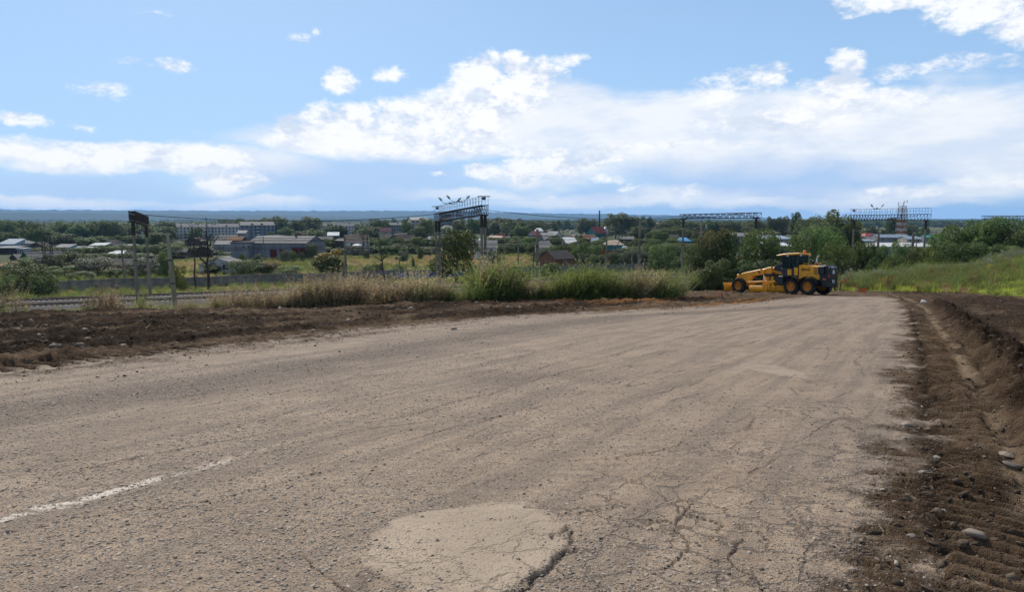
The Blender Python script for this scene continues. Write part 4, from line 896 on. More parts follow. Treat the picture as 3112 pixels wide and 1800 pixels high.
for k, (px, top, w, y, kd, sh, lb) in enumerate([
    (20, 838, 60, 104, M, None, 'leafy bush at the left edge below the rust-roofed shed'), (85, 805, 120, 112, D, 'bush_c', 'huge dark bush in front of the fence at far left'), (130, 835, 70, 108, D, None, 'dark bush spilling over the left end of the fence'), (60, 785, 80, 165, M, None, 'bush behind the huge dark bush at far left'),
    (120, 778, 60, 185, G, None, 'grey-green bush by the green gabled house'), (165, 772, 56, 178, D, None, 'dark bush right of the floodlight tower'), (232, 766, 84, 186, D, 'bush_a', 'large rounded dark bush left of the metal-roofed shed'), (200, 808, 90, 158, M, None, 'low leafy bush behind the fence at left'),
    (292, 784, 104, 162, G, 'bush_c', 'big silvery bush behind the fence left of the gantry'), (250, 825, 60, 153, M, None, 'small bush at the fence foot of the silvery bush'), (440, 784, 90, 160, G, 'bush_b', 'silvery bush behind the legs of the leftmost gantry'), (350, 815, 60, 155, M, None, 'bush between silvery bush and leftmost gantry'),
    (500, 768, 46, 156, D, 'bush_a', 'upright dark bush right of the leaning pole'), (543, 806, 36, 122, Li, 'bush_b', 'yellow-green sapling before the fence by the leaning pole'), (640, 800, 50, 166, D, None, 'bush growing at the white ruin wall'), (730, 792, 60, 160, M, None, 'bush right of the white ruin'),
    (778, 790, 66, 166, D, 'bush_a', 'dense bush behind the fence below the warehouse'), (820, 796, 48, 168, Y, None, 'yellow-tipped bush below the warehouse'), (880, 808, 60, 160, M, None, 'low bush behind the fence right of the yellow-tipped bush'), (900, 830, 30, 150, D, None, 'creeper hanging over the fence top'),
    (735, 770, 14, 214, M, 'wil_a', 'first trimmed sapling from the left before the warehouse'), (782, 772, 28, 214, G, None, 'second shrub from the left before the warehouse'), (864, 760, 30, 212, G, 'wil_a', 'tall grey shrub before the warehouse doors'), (890, 764, 22, 212, D, 'wil_a', 'dark narrow shrub right of the tall grey shrub'), (918, 768, 13, 212, D, 'wil_a', 'narrow dark shrub at the last warehouse door'), (948, 742, 38, 226, D, None, 'dark bush at the right corner of the warehouse'),
    (1113, 762, 18, 230, D, 'wil_a', 'dark narrow shrub at the foot of the lattice pylon'), (1227, 762, 28, 214, G, 'bush_b', 'round grey-green bush alone in the golden field'), (1277, 752, 14, 224, D, 'wil_a', 'small conifer-like shrub at the field edge'), (1255, 783, 9, 185, M, 'wil_a', 'thin sapling in the golden field'), (1120, 808, 30, 156, D, None, 'small bush behind the fence near the leaning bare tree'), (1150, 800, 28, 158, D, None, 'second small bush behind the fence near the leaning bare tree'), (1210, 805, 40, 157, M, None, 'low shrub behind the fence at the low lamp post'),
    (1180, 836, 46, 143, D, None, 'dark shrub before the fence at the leaning bare tree'), (920, 850, 50, 143, D, None, 'dark shrub before the fence at left of the tall pole'), (660, 855, 40, 140, D, None, 'dark shrub before the fence under the white ruin'), (290, 872, 46, 135, D, None, 'dark shrub at the fence foot left of the gantry'),
    (1500, 762, 36, 205, D, None, 'dark bush beside the long grey-roofed house'), (1405, 735, 50, 235, D, None, 'dark bush left of the long grey-roofed house'), (1470, 800, 50, 155, M, None, 'green bush behind the blue painted fence'), (1680, 800, 46, 150, M, None, 'green bush over the fence right of the bracketed pole'), (1700, 838, 60, 138, D, None, 'dark bush before the fence right of the bracketed pole'), (1660, 815, 34, 143, Lg, None, 'pale bush at the bracketed pole'),
    (2010, 745, 60, 172, M, 'bush_b', 'leafy bush leaning over the right end of the fence'), (2075, 770, 60, 165, D, None, 'dark bush at the slim gantry leg'), (2120, 745, 70, 135, D, None, 'dark bush right of the slim gantry leg'), (2100, 800, 60, 118, M, None, 'green bush behind the weeds at the slim gantry')]):
    bush(lb, px, top, w, y, kd, sh, group='bushes near the railway and field')
row('leafy trees among roofs left of the gantry', 940, 1440, 12, [(940, 722), (1100, 722), (1300, 716), (1440, 722)], (34, 54), (275, 300), [M, D, Lg, Po])
row('leafy trees among roofs right of the gantry', 1500, 2060, 13, [(1500, 722), (1700, 724), (1900, 728), (2060, 722)], (32, 50), (262, 295), [M, D, Lg, Po])
row('green bushes between the sheds on the left', 60, 480, 10, [(60, 772), (200, 768), (480, 770)], (36, 54), (215, 240), [M, Lg, D], bush)
tree('yellowing tree behind the fence left of the tall pole', 995, 757, 92, 162, Y, 'tree_c', lift=.02)
tree('leafy tree wrapped around the legs of the middle gantry', 1385, 688, 112, 114, M, 'tree_b', lift=.08)
for (px, top, w, y, kd, sh, lb) in [
    (2140, 722, 84, 74, O, 'bush_a', 'rust-tinged bush at the left of the wall of bushes behind the grader'), (2192, 700, 96, 76, O, 'bush_c', 'tall bush with rusty top behind the grader blade'), (2250, 706, 110, 75, D, 'bush_b', 'large dark bush behind the grader front wheel'), (2310, 700, 104, 77, M, 'bush_c', 'large bush behind the grader boom'), (2360, 720, 84, 75, D, 'bush_a', 'dark bush directly behind the grader cab'),
    (2170, 790, 100, 69, D, None, 'shaded low bush left of the grader front wheel'), (2290, 790, 120, 71, D, None, 'shaded low bush behind the grader frame'),
    (2440, 715, 90, 86, D, 'bush_b', 'dark bush right of the grader cab'), (2490, 695, 120, 90, M, 'bush_c', 'tall green bush rising behind the grader engine'), (2545, 738, 90, 84, Lg, 'bush_a', 'bright bush right of the grader engine'), (2470, 790, 110, 80, D, None, 'shaded low bush behind the grader engine'),
    (2630, 736, 96, 92, D, 'bush_a', 'broad dark bush under the railed gantry'), (2675, 745, 70, 90, M, 'bush_b', 'bush right of the broad dark bush under the railed gantry'), (2735, 738, 56, 94, M, 'bush_c', 'bush in front of the white long roof'), (2770, 765, 46, 88, D, None, 'dark bush at the cantilever pole foot'),
    (2812, 750, 70, 92, Li, 'bush_b', 'yellow-green bush left of the big bushes at right'), (2858, 712, 84, 94, M, 'wil_a', 'feathery bush left of the big bushes at right'), (2915, 688, 100, 96, M, 'bush_c', 'first of the big bushes at right'), (2975, 672, 110, 94, D, 'bush_a', 'second of the big bushes at right'), (3040, 662, 116, 92, M, 'bush_c', 'tallest of the big bushes at right'), (3095, 680, 100, 90, D, 'bush_b', 'bush at the right edge above the meadow'), (3140, 700, 100, 88, M, None, 'bush cut by the right edge of the picture'),
    (2900, 735, 90, 86, D, None, 'dark low bush before the big bushes at right'), (2990, 740, 110, 85, D, None, 'dark hollow bush under the tallest bush'), (3060, 748, 80, 84, Lg, None, 'bright low bush under the right edge bush'), (2705, 775, 60, 86, M, None, 'low bush at the meadow rim')]:
    bush(lb, px, top, w, y, kd, sh, group='bushes around the grader and meadow')

# bare trees
def bare(label, px, base_y, top, lean, seed, hfork=.35, fork=5, r0=.2):
    r0 *= 1.25
    p = at(px, top, base_y); z0 = Hs(p.x, base_y)-.2; h = p.z-z0; r = random.Random(seed)
    o = thing('bare_tree', label, 'tree', (p.x-lean*h, base_y, z0), 0, 'bare trees by the fence')
    mb = MB(); pts = [Vector((lean*h*k/8+r.uniform(-.12, .12), r.uniform(-.15, .15), h*k/8)) for k in range(9)]
    mb.tube(pts, [r0*(1-.85*k/8) for k in range(9)], 8).build('trunk', M_bark, o)
    br = None
    def twig(a, d, L, rad, lv, br):
        q = a; n = 4; rs = [rad*(1-.6*k/n) for k in range(n+1)]; ps = [a]
        for k in range(n):
            d = (d+Vector((r.uniform(-.25, .25), r.uniform(-.25, .25), r.uniform(-.05, .25)))).normalized(); q = q+d*L/n; ps.append(q)
        br.tube(ps, rs, 4)
        if lv:
            for k in range(3): twig(ps[r.randint(1, n)], (d+Vector((r.uniform(-.9, .9), r.uniform(-.9, .9), r.uniform(-.2, .6)))).normalized(), L*r.uniform(.4, .65), rad*.5, lv-1, br)
    for k in range(fork*3):
        br = MB(); f = r.uniform(hfork, .95); i = int(f*8); a = pts[i].lerp(pts[min(8, i+1)], f*8-i); an = r.uniform(0, 6.28)
        twig(a, Vector((math.cos(an), math.sin(an)*.7, r.uniform(.2, 1.2))).normalized(), h*(1.05-f)*r.uniform(.28, .5), r0*.5*(1.1-f), 2, br)
        br.build('branch', M_bark, o)
    return o
bare('tall bare tree with dead branches beside the leaning pole', 628, 128, 660, .03, 5, .25, 7, .24)
bare('slimmer bare trunk left of the tall bare tree', 585, 130, 668, .005, 8, .45, 4, .17)
bare('leaning bare tree before the fence at the golden field', 1150, 139, 722, -.13, 13, .45, 5, .17)
bare('small dead tree hugging the bracketed pole', 1622, 140, 745, .01, 21, .4, 4, .12)

# ------------------------------------------------------------------ weeds and grass
def stalks(seed, n, h, spread, width, lean, leaves, leaf, top_only=.35, curl=.25):
    "a clump of thin stems with leaflets or seed heads"
    r = np.random.default_rng(seed); V, F = [], []
    def tri(a, b, c):
        k = len(V); V.extend([a, b, c]); F.append((k, k+1, k+2, k+2))
    for _ in range(n):
        an = r.uniform(0, 6.28); b = np.array([math.cos(an), math.sin(an), 0])*spread*math.sqrt(r.random()); L = h*r.uniform(.55, 1.05)
        d = np.array([r.normal()*.22+lean, r.normal()*.22, 1.0]); bend = np.array([r.normal()*curl+lean, r.normal()*curl, -.12])
        pts = [b+d*L*k/4+bend*L*(k/4)**2*.5 for k in range(5)]
        sv = np.array([math.cos(an+1.6), math.sin(an+1.6), 0])*width
        for k in range(4):
            w0, w1 = sv*(1-k/5), sv*(1-(k+1)/5); kk = len(V); V.extend([pts[k]-w0, pts[k]+w0, pts[k+1]+w1, pts[k+1]-w1]); F.append((kk, kk+1, kk+2, kk+3))
        for _l in range(leaves):
            f = top_only+(1-top_only)*r.random(); k = min(3, int(f*4)); p = pts[k]+(pts[k+1]-pts[k])*(f*4-k)
            dv = r.normal(size=3); dv[2] = abs(dv[2])*.6; dv /= np.linalg.norm(dv); e = np.cross(dv, r.normal(size=3)); e /= np.linalg.norm(e)+1e-6
            s = leaf*r.uniform(.6, 1.4)*(1.15-.6*(f-top_only)/(1-top_only+1e-6)); p2 = p+dv*s*1.2; kk = len(V); V.extend([p, p+dv*s+e*s*.35, p+dv*s*2.2, p+dv*s-e*s*.35]); F.append((kk, kk+1, kk+2, kk+3))
    return np.array(V), np.array(F)
M_dry = leaf_mat('dry_weed', (.21, .165, .085), (.42, .345, .205), trans=.45); M_dryd = leaf_mat('dry_stem', (.13, .095, .05), (.27, .20, .115), trans=.3)
M_wg = leaf_mat('weed_green', (.060, .090, .020), (.170, .210, .055), trans=.45); M_sage = leaf_mat('sagebrush', (.15, .165, .11), (.28, .29, .21), trans=.35)
M_gr = leaf_mat('meadow_grass', (.25, .31, .042), (.43, .48, .095), trans=.5); M_gold = leaf_mat('straw_grass', (.24, .165, .075), (.38, .275, .14), trans=.4); M_tg = leaf_mat('tall_grass', (.070, .100, .024), (.180, .215, .062), trans=.45); M_dock = leaf_mat('dock_rust', (.14, .065, .025), (.25, .12, .045), trans=.3)
def pr(name, m, *a, **k): return proto(name, fast_mesh(name, *stalks(*a, **k), m))
WEED = [pr('w0_dry', M_dry, 1, 34, 1.25, .30, .006, .16, 16, .035), pr('w1_dry', M_dry, 2, 30, 1.05, .34, .006, .22, 18, .035), pr('w2_dryd', M_dryd, 3, 26, 1.1, .25, .007, .10, 14, .038),
        pr('w3_green', M_wg, 4, 22, 1.0, .42, .008, .14, 22, .040, top_only=.12, curl=.45), pr('w4_green', M_wg, 5, 26, .75, .46, .008, .10, 18, .046, top_only=.05, curl=.5), pr('w5_sage', M_sage, 6, 26, .7, .30, .008, .08, 18, .045, top_only=.15),
        pr('w6_grass', M_gr, 7, 26, .50, .36, .012, .10, 0, .02, curl=.5), pr('w7_gold', M_gold, 8, 46, .55, .35, .009, .12, 3, .03, curl=.4), pr('w8_tallgrass', M_tg, 10, 46, 1.05, .38, .010, .20, 2, .04, curl=.5), pr('w9_dock', M_dock, 9, 8, .9, .15, .010, .05, 26, .04, top_only=.4)]
PX, KI, SCL = [], [], []
def add_w(x, y, kind, s):
    PX.append((x, y)); KI.append(kind); SCL.append(s)
wr = np.random.default_rng(33)
def crest_xy(px, dc):
    u = (px-CX)/FPX; ys = np.linspace(14, 90, 500); xs = u*ys; v = tcoord(xs, ys)-crest_t(scoord(xs, ys))-dc
    i = int(np.argmax(v > 0)); return xs[i], ys[i]
# (from px, to px, kinds, height factor, clumps, depth spread behind the crest)
for (a, b, kinds, hf, n, dc0, dc1) in [(-150, 50, (0, 2, 2), 1.15, 40, .2, 5), (60, 250, (0, 2, 3), .5, 26, .3, 4), (245, 430, (0, 3, 2, 2), 1.1, 75, .2, 5), (430, 640, (2, 0, 0, 3), .6, 50, .2, 4), (640, 880, (0, 0, 1, 2), 1.1, 190, .1, 5),
        (880, 1250, (0, 0, 1, 1, 2, 3), 1.35, 470, .0, 6), (1240, 1340, (0, 1, 1, 8), 1.45, 170, .0, 5), (1330, 1460, (3, 8, 4, 0, 8), 1.05, 220, -.2, 5), (1448, 1530, (3, 3, 8, 0), 2.5, 110, .1, 4), (1535, 1690, (0, 0, 1, 8, 8), 1.2, 300, -.1, 5), (1520, 1700, (4, 4, 3), .8, 120, -.3, .8),
        (1690, 1860, (3, 8, 8, 4), 1.9, 320, -.1, 4), (1850, 2010, (3, 8, 0, 8, 1), 1.65, 340, -.1, 5), (1990, 2110, (0, 8, 3, 8), 1.6, 280, -.1, 5), (2080, 2165, (3, 4, 8), 1.55, 190, -.1, 4), (-200, 2160, (4, 7, 0, 8), .5, 900, .0, 9)]:
    for _ in range(n):
        pxw = wr.uniform(a, b); x, y = crest_xy(pxw, wr.uniform(dc0, dc1)); add_w(x, y, int(wr.choice(kinds)), hf*wr.uniform(.6, 1.4)*(1+.2*float(fbm(np.array([pxw]), np.array([0.]), 70, 2, 7)[0])))
# sparse stragglers on the lower bank
for _ in range(500):
    s = wr.uniform(-60, 34); t = crest_t(s)+wr.uniform(5, 26); add_w(DX*s-DY*t, DY*s+DX*t, int(wr.choice((0, 2, 3, 4, 7))), wr.uniform(.6, 1.1))
def stuff_weeds(name, label, cat):
    global PX, KI, SCL
    P = np.array(PX); n = len(P); r = np.hypot(P[:, 0], P[:, 1]); hz_, _ = near_heights(P[:, 0], P[:, 1]); z = np.where(r < 74, hz_, H(P[:, 0], P[:, 1]))-.03
    rot = np.stack([wr.normal(size=n)*.08, wr.normal(size=n)*.08, wr.normal(size=n)*.6], -1); s = np.array(SCL)
    protos = [proto(o.name+'_'+name, o.data) for o in WEED]
    scatter(name, np.column_stack([P, z]), rot, np.column_stack([s*wr.uniform(.8, 1.2, n), s, s]), KI, protos, label, cat)
    PX, KI, SCL = [], [], []
stuff_weeds('tall_weeds', 'tall dry and green weeds along the crest of the bank', 'weeds')
# meadow on the right
def add_many(x, y, k, sc):
    PX.extend(zip(x, y)); KI.extend(int(q) for q in k); SCL.extend(sc)
def pick(n, opts): return np.array(opts)[wr.integers(0, len(opts), n)]
n = 15000; u = wr.uniform(.38, .92, n); y = wr.uniform(38, 94, n); x = u*y
dcr = tcoord(x, y)-crest_t(scoord(x, y)); ok = (meadow_d(x, y) > .4+wr.random(n)*1.2) & (dcr < 5); x, y, dcr = x[ok], y[ok], dcr[ok]; n = len(x)
v = fbm(x, y, 9, 3, 101)
k = np.where(dcr > -4.5, pick(n, (5, 5, 4, 8)), np.where(v > .22, pick(n, (7, 6, 6, 9, 3, 8)), np.where(v > -.1, pick(n, (6, 6, 6, 3, 7)), pick(n, (6, 6, 6, 6, 4)))))
add_many(x, y, k, np.where(v > .0, wr.uniform(.5, 1.2, n), wr.uniform(.35, .8, n))*np.where(wr.random(n) < .06, 1.7, 1.0))
stuff_weeds('meadow_grass', 'bright green meadow grass with rusty docks and grey sagebrush on the right slope', 'grass')
# field behind the fence and strip before it
n = 16000; t = wr.uniform(108, 245, n); s = wr.uniform(-75, 130, n); ok = np.abs(t-FT) > .6; t, s = t[ok], s[ok]; n = len(t)
x, y = DX*s-DY*t, DY*s+DX*t; v = fbm(x, y, 22, 3, 111)
add_many(x, y, np.where((t < FT) | (v > -.05), pick(n, (6, 8, 4, 7)), pick(n, (7, 7, 7, 6))), wr.uniform(.9, 1.5, n))
stuff_weeds('field_grass', 'golden dry grass of the field and green strip beside the fence', 'grass')
# distant woods on the plain
FW = [proto('fw%d' % k, fast_mesh('far_crown%d' % k, *leaf_cloud(50+k, 16, 900, .06), LM[('dark', 'poplar', 'mid')[k]])) for k in range(3)]
n = 40000; a = wr.uniform(-.72, .72, n); r = np.exp(wr.uniform(math.log(1300), math.log(6000), n)); x, y = r*np.sin(a), r*np.cos(a)
v = fbm(x, y*2.2, 900, 4, 121)+.25*(r > 3300)-.15*(a > .1); ok = v > .12; x, y = x[ok][:9000], y[ok][:9000]; n = len(x)
h = wr.uniform(9, 16, n); w = h*wr.uniform(1.2, 2.0, n)
scatter('far_woods', np.column_stack([x, y, H(x, y)-.5]), np.column_stack([np.zeros(n), np.zeros(n), wr.uniform(0, 6, n)]), np.column_stack([w, w, h]), wr.integers(0, 3, n), FW, 'hazy belts of trees on the distant plain', 'woods')

# torn roots and straw lying on the scraped earth
n = 5200; r = np.exp(wr.uniform(math.log(3), math.log(46), n)); a = wr.uniform(-R_(40), R_(40), n); x, y = r*np.sin(a), r*np.cos(a); z, K_ = near_heights(x, y)
ok = (K_['earth']*(1-K_['grass']) > wr.random(n)*1.1) & (wr.random(n) < np.where(left_d(x, y) > .5, .9, .35)); x, y, z = x[ok], y[ok], z[ok]; n = len(x)
st_p = [proto('r%d' % k, fast_mesh('torn_root', *stalks(70+k, 4, .5, .08, .005, .3, 0, .02, curl=.9), (M_dry, M_dryd)[k % 2])) for k in range(4)]
ok = (np.hypot(x, y) > 9) | (wr.random(n) < .4); x, y, z = x[ok], y[ok], z[ok]; n = len(x)
s_ = wr.uniform(.14, .40, n)*(1+np.hypot(x, y)*.03)
scatter('torn_roots', np.column_stack([x, y, z+.01]), np.column_stack([wr.normal(size=n)*.3+1.35, wr.normal(size=n)*.3, wr.uniform(0, 6.28, n)]), s_, wr.integers(0, 4, n), st_p, 'torn roots and straw strewn over the scraped earth', 'roots')

# ------------------------------------------------------------------ gravel, clods, stones
def pebble(seed, m, sub=1):
    import bmesh
    bm = bmesh.new(); bmesh.ops.create_icosphere(bm, subdivisions=sub, radius=1); r = random.Random(seed)
    for v in bm.verts: v.co = Vector((v.co.x*1.2, v.co.y*.9, v.co.z*.6))*r.uniform(.70, 1.22)
    me = bpy.data.meshes.new('pebble'); bm.to_mesh(me); bm.free(); me.materials.append(m)
    me.polygons.foreach_set('use_smooth', [seed % 2 == 0]*len(me.polygons)); return me
def stone_mat(name, a, b_, c):
    m, g, b, o = new_mat(name); r = g.n('ShaderNodeObjectInfo').outputs['Random']; n = g.noise(objco(g), 2, 4)
    col = g.mix(r, a, b_); col = g.mix(g.sm(g.m('FRACT', g.m('MULTIPLY', r, 7.3)), .7, .95), col, c); col = g.mix(g.m('MULTIPLY', n, .4), col, (.16, .13, .105))
    g.put(b.inputs['Base Color'], col); b.inputs['Roughness'].default_value = .75; b.inputs['Specular IOR Level'].default_value = .3; return m
M_peb = stone_mat('pebbles', (.20, .160, .122), (.42, .345, .262), (.34, .25, .19)); M_chip = stone_mat('asphalt_chips', (.060, .052, .044), (.19, .155, .125), (.28, .225, .175)); M_clod = stone_mat('soil_clods', (.030, .020, .013), (.080, .056, .037), (.13, .095, .062)); M_clod.node_tree.nodes['Principled BSDF'].inputs['Specular IOR Level'].default_value = .03; M_cob = stone_mat('cobbles', (.115, .098, .078), (.235, .20, .158), (.20, .155, .12))
def polar_pts(n, r0, r1, azm=R_(44)):
    r = np.exp(wr.uniform(math.log(r0), math.log(r1), n)); a = wr.uniform(-azm, azm, n); return r*np.sin(a), r*np.cos(a)
def lay(name, n, r0, r1, size, keep, mats, label, cat, sink=.25, sq=(.7, 1.0), sub=1):
    x, y = polar_pts(n, r0, r1); z, K_ = near_heights(x, y); k = keep(K_, x, y) > wr.random(n); x, y, z = x[k], y[k], z[k]; m = len(x); r = np.hypot(x, y)
    s = size[0]*np.exp(wr.exponential(size[1], m))*(1+r*size[2]); s = np.minimum(s, size[3]*(1+r*.02))
    pro = [proto(f'{name}{i}', pebble(100+i, mats[i % len(mats)], sub)) for i in range(6)]
    rot = np.column_stack([wr.normal(size=m)*.25, wr.normal(size=m)*.25, wr.uniform(0, 6.28, m)])
    scatter(name, np.column_stack([x, y, z+s*.6*(.5-sink)]), rot, np.column_stack([s, s*wr.uniform(.6, 1, m), s*wr.uniform(*sq, m)]), wr.integers(0, 6, m), pro, label, cat)
pat = lambda x, y: np.clip(.55+1.1*fbm(x, y, 1.4, 3, 131)+.5*fbm(x, y, 5, 2, 133), .04, 1)
leftish = lambda x, y: np.clip(1.1-.30*(x-.12*y), .25, 1.6)
lay('road_gravel', 200000, 2.4, 34, (.0039, .38, .06, .017), lambda K_, x, y: (1-K_['earth'])*(1-.93*K_['patch'])*pat(x, y)*leftish(x, y)*.62, [M_peb, M_peb, M_peb, M_peb, M_peb, M_chip], 'small pebbles worked loose from the worn asphalt', 'gravel', .42, (.5, .85))
lay('loose_chips', 30000, 2.4, 40, (.0042, .36, .05, .02), lambda K_, x, y: np.clip(K_['gravel']*1.2, 0, 1), [M_chip, M_chip, M_peb], 'dark loose gravel along the edges of the asphalt', 'gravel', .3)
lay('soil_clods', 80000, 2.6, 52, (.0062, .45, .06, .038), lambda K_, x, y: np.clip(K_['earth']*(K_['earth'] > .6)*(.25+.9*K_['dark'])*(1-K_['grass'])*(1-.8*K_['pale']), 0, 1), [M_clod], 'crumbled clods of dark soil on the scraped verges', 'soil', .35, (.8, 1.3))
lay('spilled_soil', 26000, 7, 46, (.006, .45, .05, .03), lambda K_, x, y: .8*np.exp(-(np.maximum(0, -left_d(x, y))/.75)**1.0)*(left_d(x, y) < .6), [M_clod], 'crumbs of soil spilled from the left bank onto the road', 'soil', .3, (.8, 1.3))
lay('verge_stones', 900, 3, 50, (.0045, .45, .09, .016), lambda K_, x, y: np.clip(K_['earth']*(1-K_['grass'])*.55, 0, 1), [M_cob, M_cob], 'pale stones turned up in the scraped earth', 'stones', .35, (.8, 1.2), 2)
lay('bank_stones', 5200, 12, 48, (.018, .55, .0, .075), lambda K_, x, y: np.clip(K_['earth']*(1-K_['grass'])*(left_d(x, y) > .8)*.20, 0, 1), [M_cob, M_peb], 'pale stones scattered over the dark left bank', 'stones', .3, (.7, 1.1), 2)
big = [(2757, 1290, .055, 'dark round stone at the edge of the road dust by the tyre tracks', 1), (2748, 1332, .03, 'small pale stone just below the dark round stone', 0), (2848, 1402, .045, 'tan rounded stone, left of a pair in the clods', 0), (2896, 1404, .04, 'grey rounded stone, right of a pair in the clods', 0), (2905, 1432, .042, 'tan stone just below the pair in the clods', 0),
       (3058, 1365, .07, 'upper of two large pale stones in the smooth right rut', 0), (3075, 1404, .075, 'lower of two large pale stones in the smooth right rut', 0), (2852, 1570, .075, 'large flat tan boulder half sunk in the near tyre track', 0), (2962, 1655, .06, 'lumpy grey stone nearest the lower right corner', 0), (2812, 1450, .042, 'blocky tan stone capping a tread bar', 0), (3040, 1160, .045, 'dark grey stone at the foot of the soil ridge', 1), (2452, 1612, .016, 'black chip lying on the asphalt edge near the cracks', 1), (2770, 1640, .035, 'flat grey stone on the brown shoulder', 0),
       (1378, 1003, .11, 'pale lone stone on the road edge below the left bank', 0), (283, 975, .12, 'pale roundish stone high on the left bank', 0), (760, 1004, .13, 'grey stone beside the pale gravel streak on the left bank', 0), (372, 1047, .10, 'light flat stone low on the left bank', 0), (52, 1012, .12, 'grey blocky stone at the left end of the bank', 0), (2020, 955, .08, 'grey-green stone on the road edge near the orange earth', 1)]
for k, (px, py, s, lb, dk) in enumerate(big):
    v = ground(px, py, 1.5, 70); z = near_height(v.x, v.y); o = link('stone', pebble(300+k, M_chip if dk else M_cob, 2), None, (v.x, v.y, z+s*.05), (trng.uniform(-.2, .2), trng.uniform(-.2, .2), trng.uniform(0, 6)), (s, s*.85, s*trng.uniform(.8, 1.1)))
    tag(o, lb, 'stone', 'large stones on the verges')
# ------------------------------------------------------------------ buildings
WALL = dict(white=(.52, .51, .49), grey=(.25, .25, .255), lilac=(.20, .21, .245), wood=(.085, .065, .05), dark=(.045, .04, .038), teal=(.06, .22, .22), blue=(.16, .30, .40), brick=(.21, .095, .06), beige=(.40, .35, .29), green=(.03, .13, .07), cream=(.46, .42, .33), orange=(.24, .095, .015), red=(.16, .025, .02), navy=(.03, .05, .12), pblue=(.30, .38, .46))
ROOF = dict(slate=(.20, .19, .18), pale=(.29, .275, .26), dark=(.055, .048, .045), brown=(.13, .10, .085), metal=(.46, .47, .49), red=(.30, .045, .04), purple=(.10, .035, .06), rust=(.25, .13, .08), blue=(.08, .30, .55), bluegrey=(.22, .27, .33), beige=(.42, .33, .25), maroon=(.12, .03, .035), teal=(.05, .25, .22), white=(.52, .52, .50))
def wmat(k): return mat('wall_'+k, WALL[k], .9, .2, .22, .8, dirt=.3, objvar=.06, streak=True)
def rmat(k):
    nm = 'roof_'+k
    if nm in MATS: return MATS[nm]
    mt = k in ('metal', 'white', 'blue', 'red', 'bluegrey'); m = mat(nm, ROOF[k], .62 if mt else .9, .25 if mt else .12, .2, .7, .0, dirt=.18)
    return m
M_glass = mat('window_glass', (.030, .036, .042), .12, .6, .2, 2, objvar=.5); M_frame = mat('window_frame', (.55, .55, .53), .6, .3, .1, 2); M_door = mat('barn_door_red', (.115, .018, .012), .8, .2, .3, 2, streak=True, dirt=.3)
_win = {}
def win_mesh(w, h):
    k = (round(w, 2), round(h, 2))
    if k not in _win:
        _win[k] = (MB().box((0, -.03, 0), (w, .05, h)).mesh('window', M_glass), MB().bar((-w/2, -.07, -h/2), (w/2, -.07, -h/2), .06).bar((-w/2, -.07, h/2), (w/2, -.07, h/2), .06).bar((-w/2, -.07, -h/2), (-w/2, -.07, h/2), .06).bar((w/2, -.07, -h/2), (w/2, -.07, h/2), .06).bar((0, -.07, -h/2), (0, -.07, h/2), .045).mesh('frame', M_frame))
    return _win[k]
def add_win(o, x, y, z, w, h, rz=0, frame=True):
    a, b = win_mesh(w, h); q = link('window', a, o, (x, y, z), (0, 0, rz))
    if frame: link('frame', b, q)
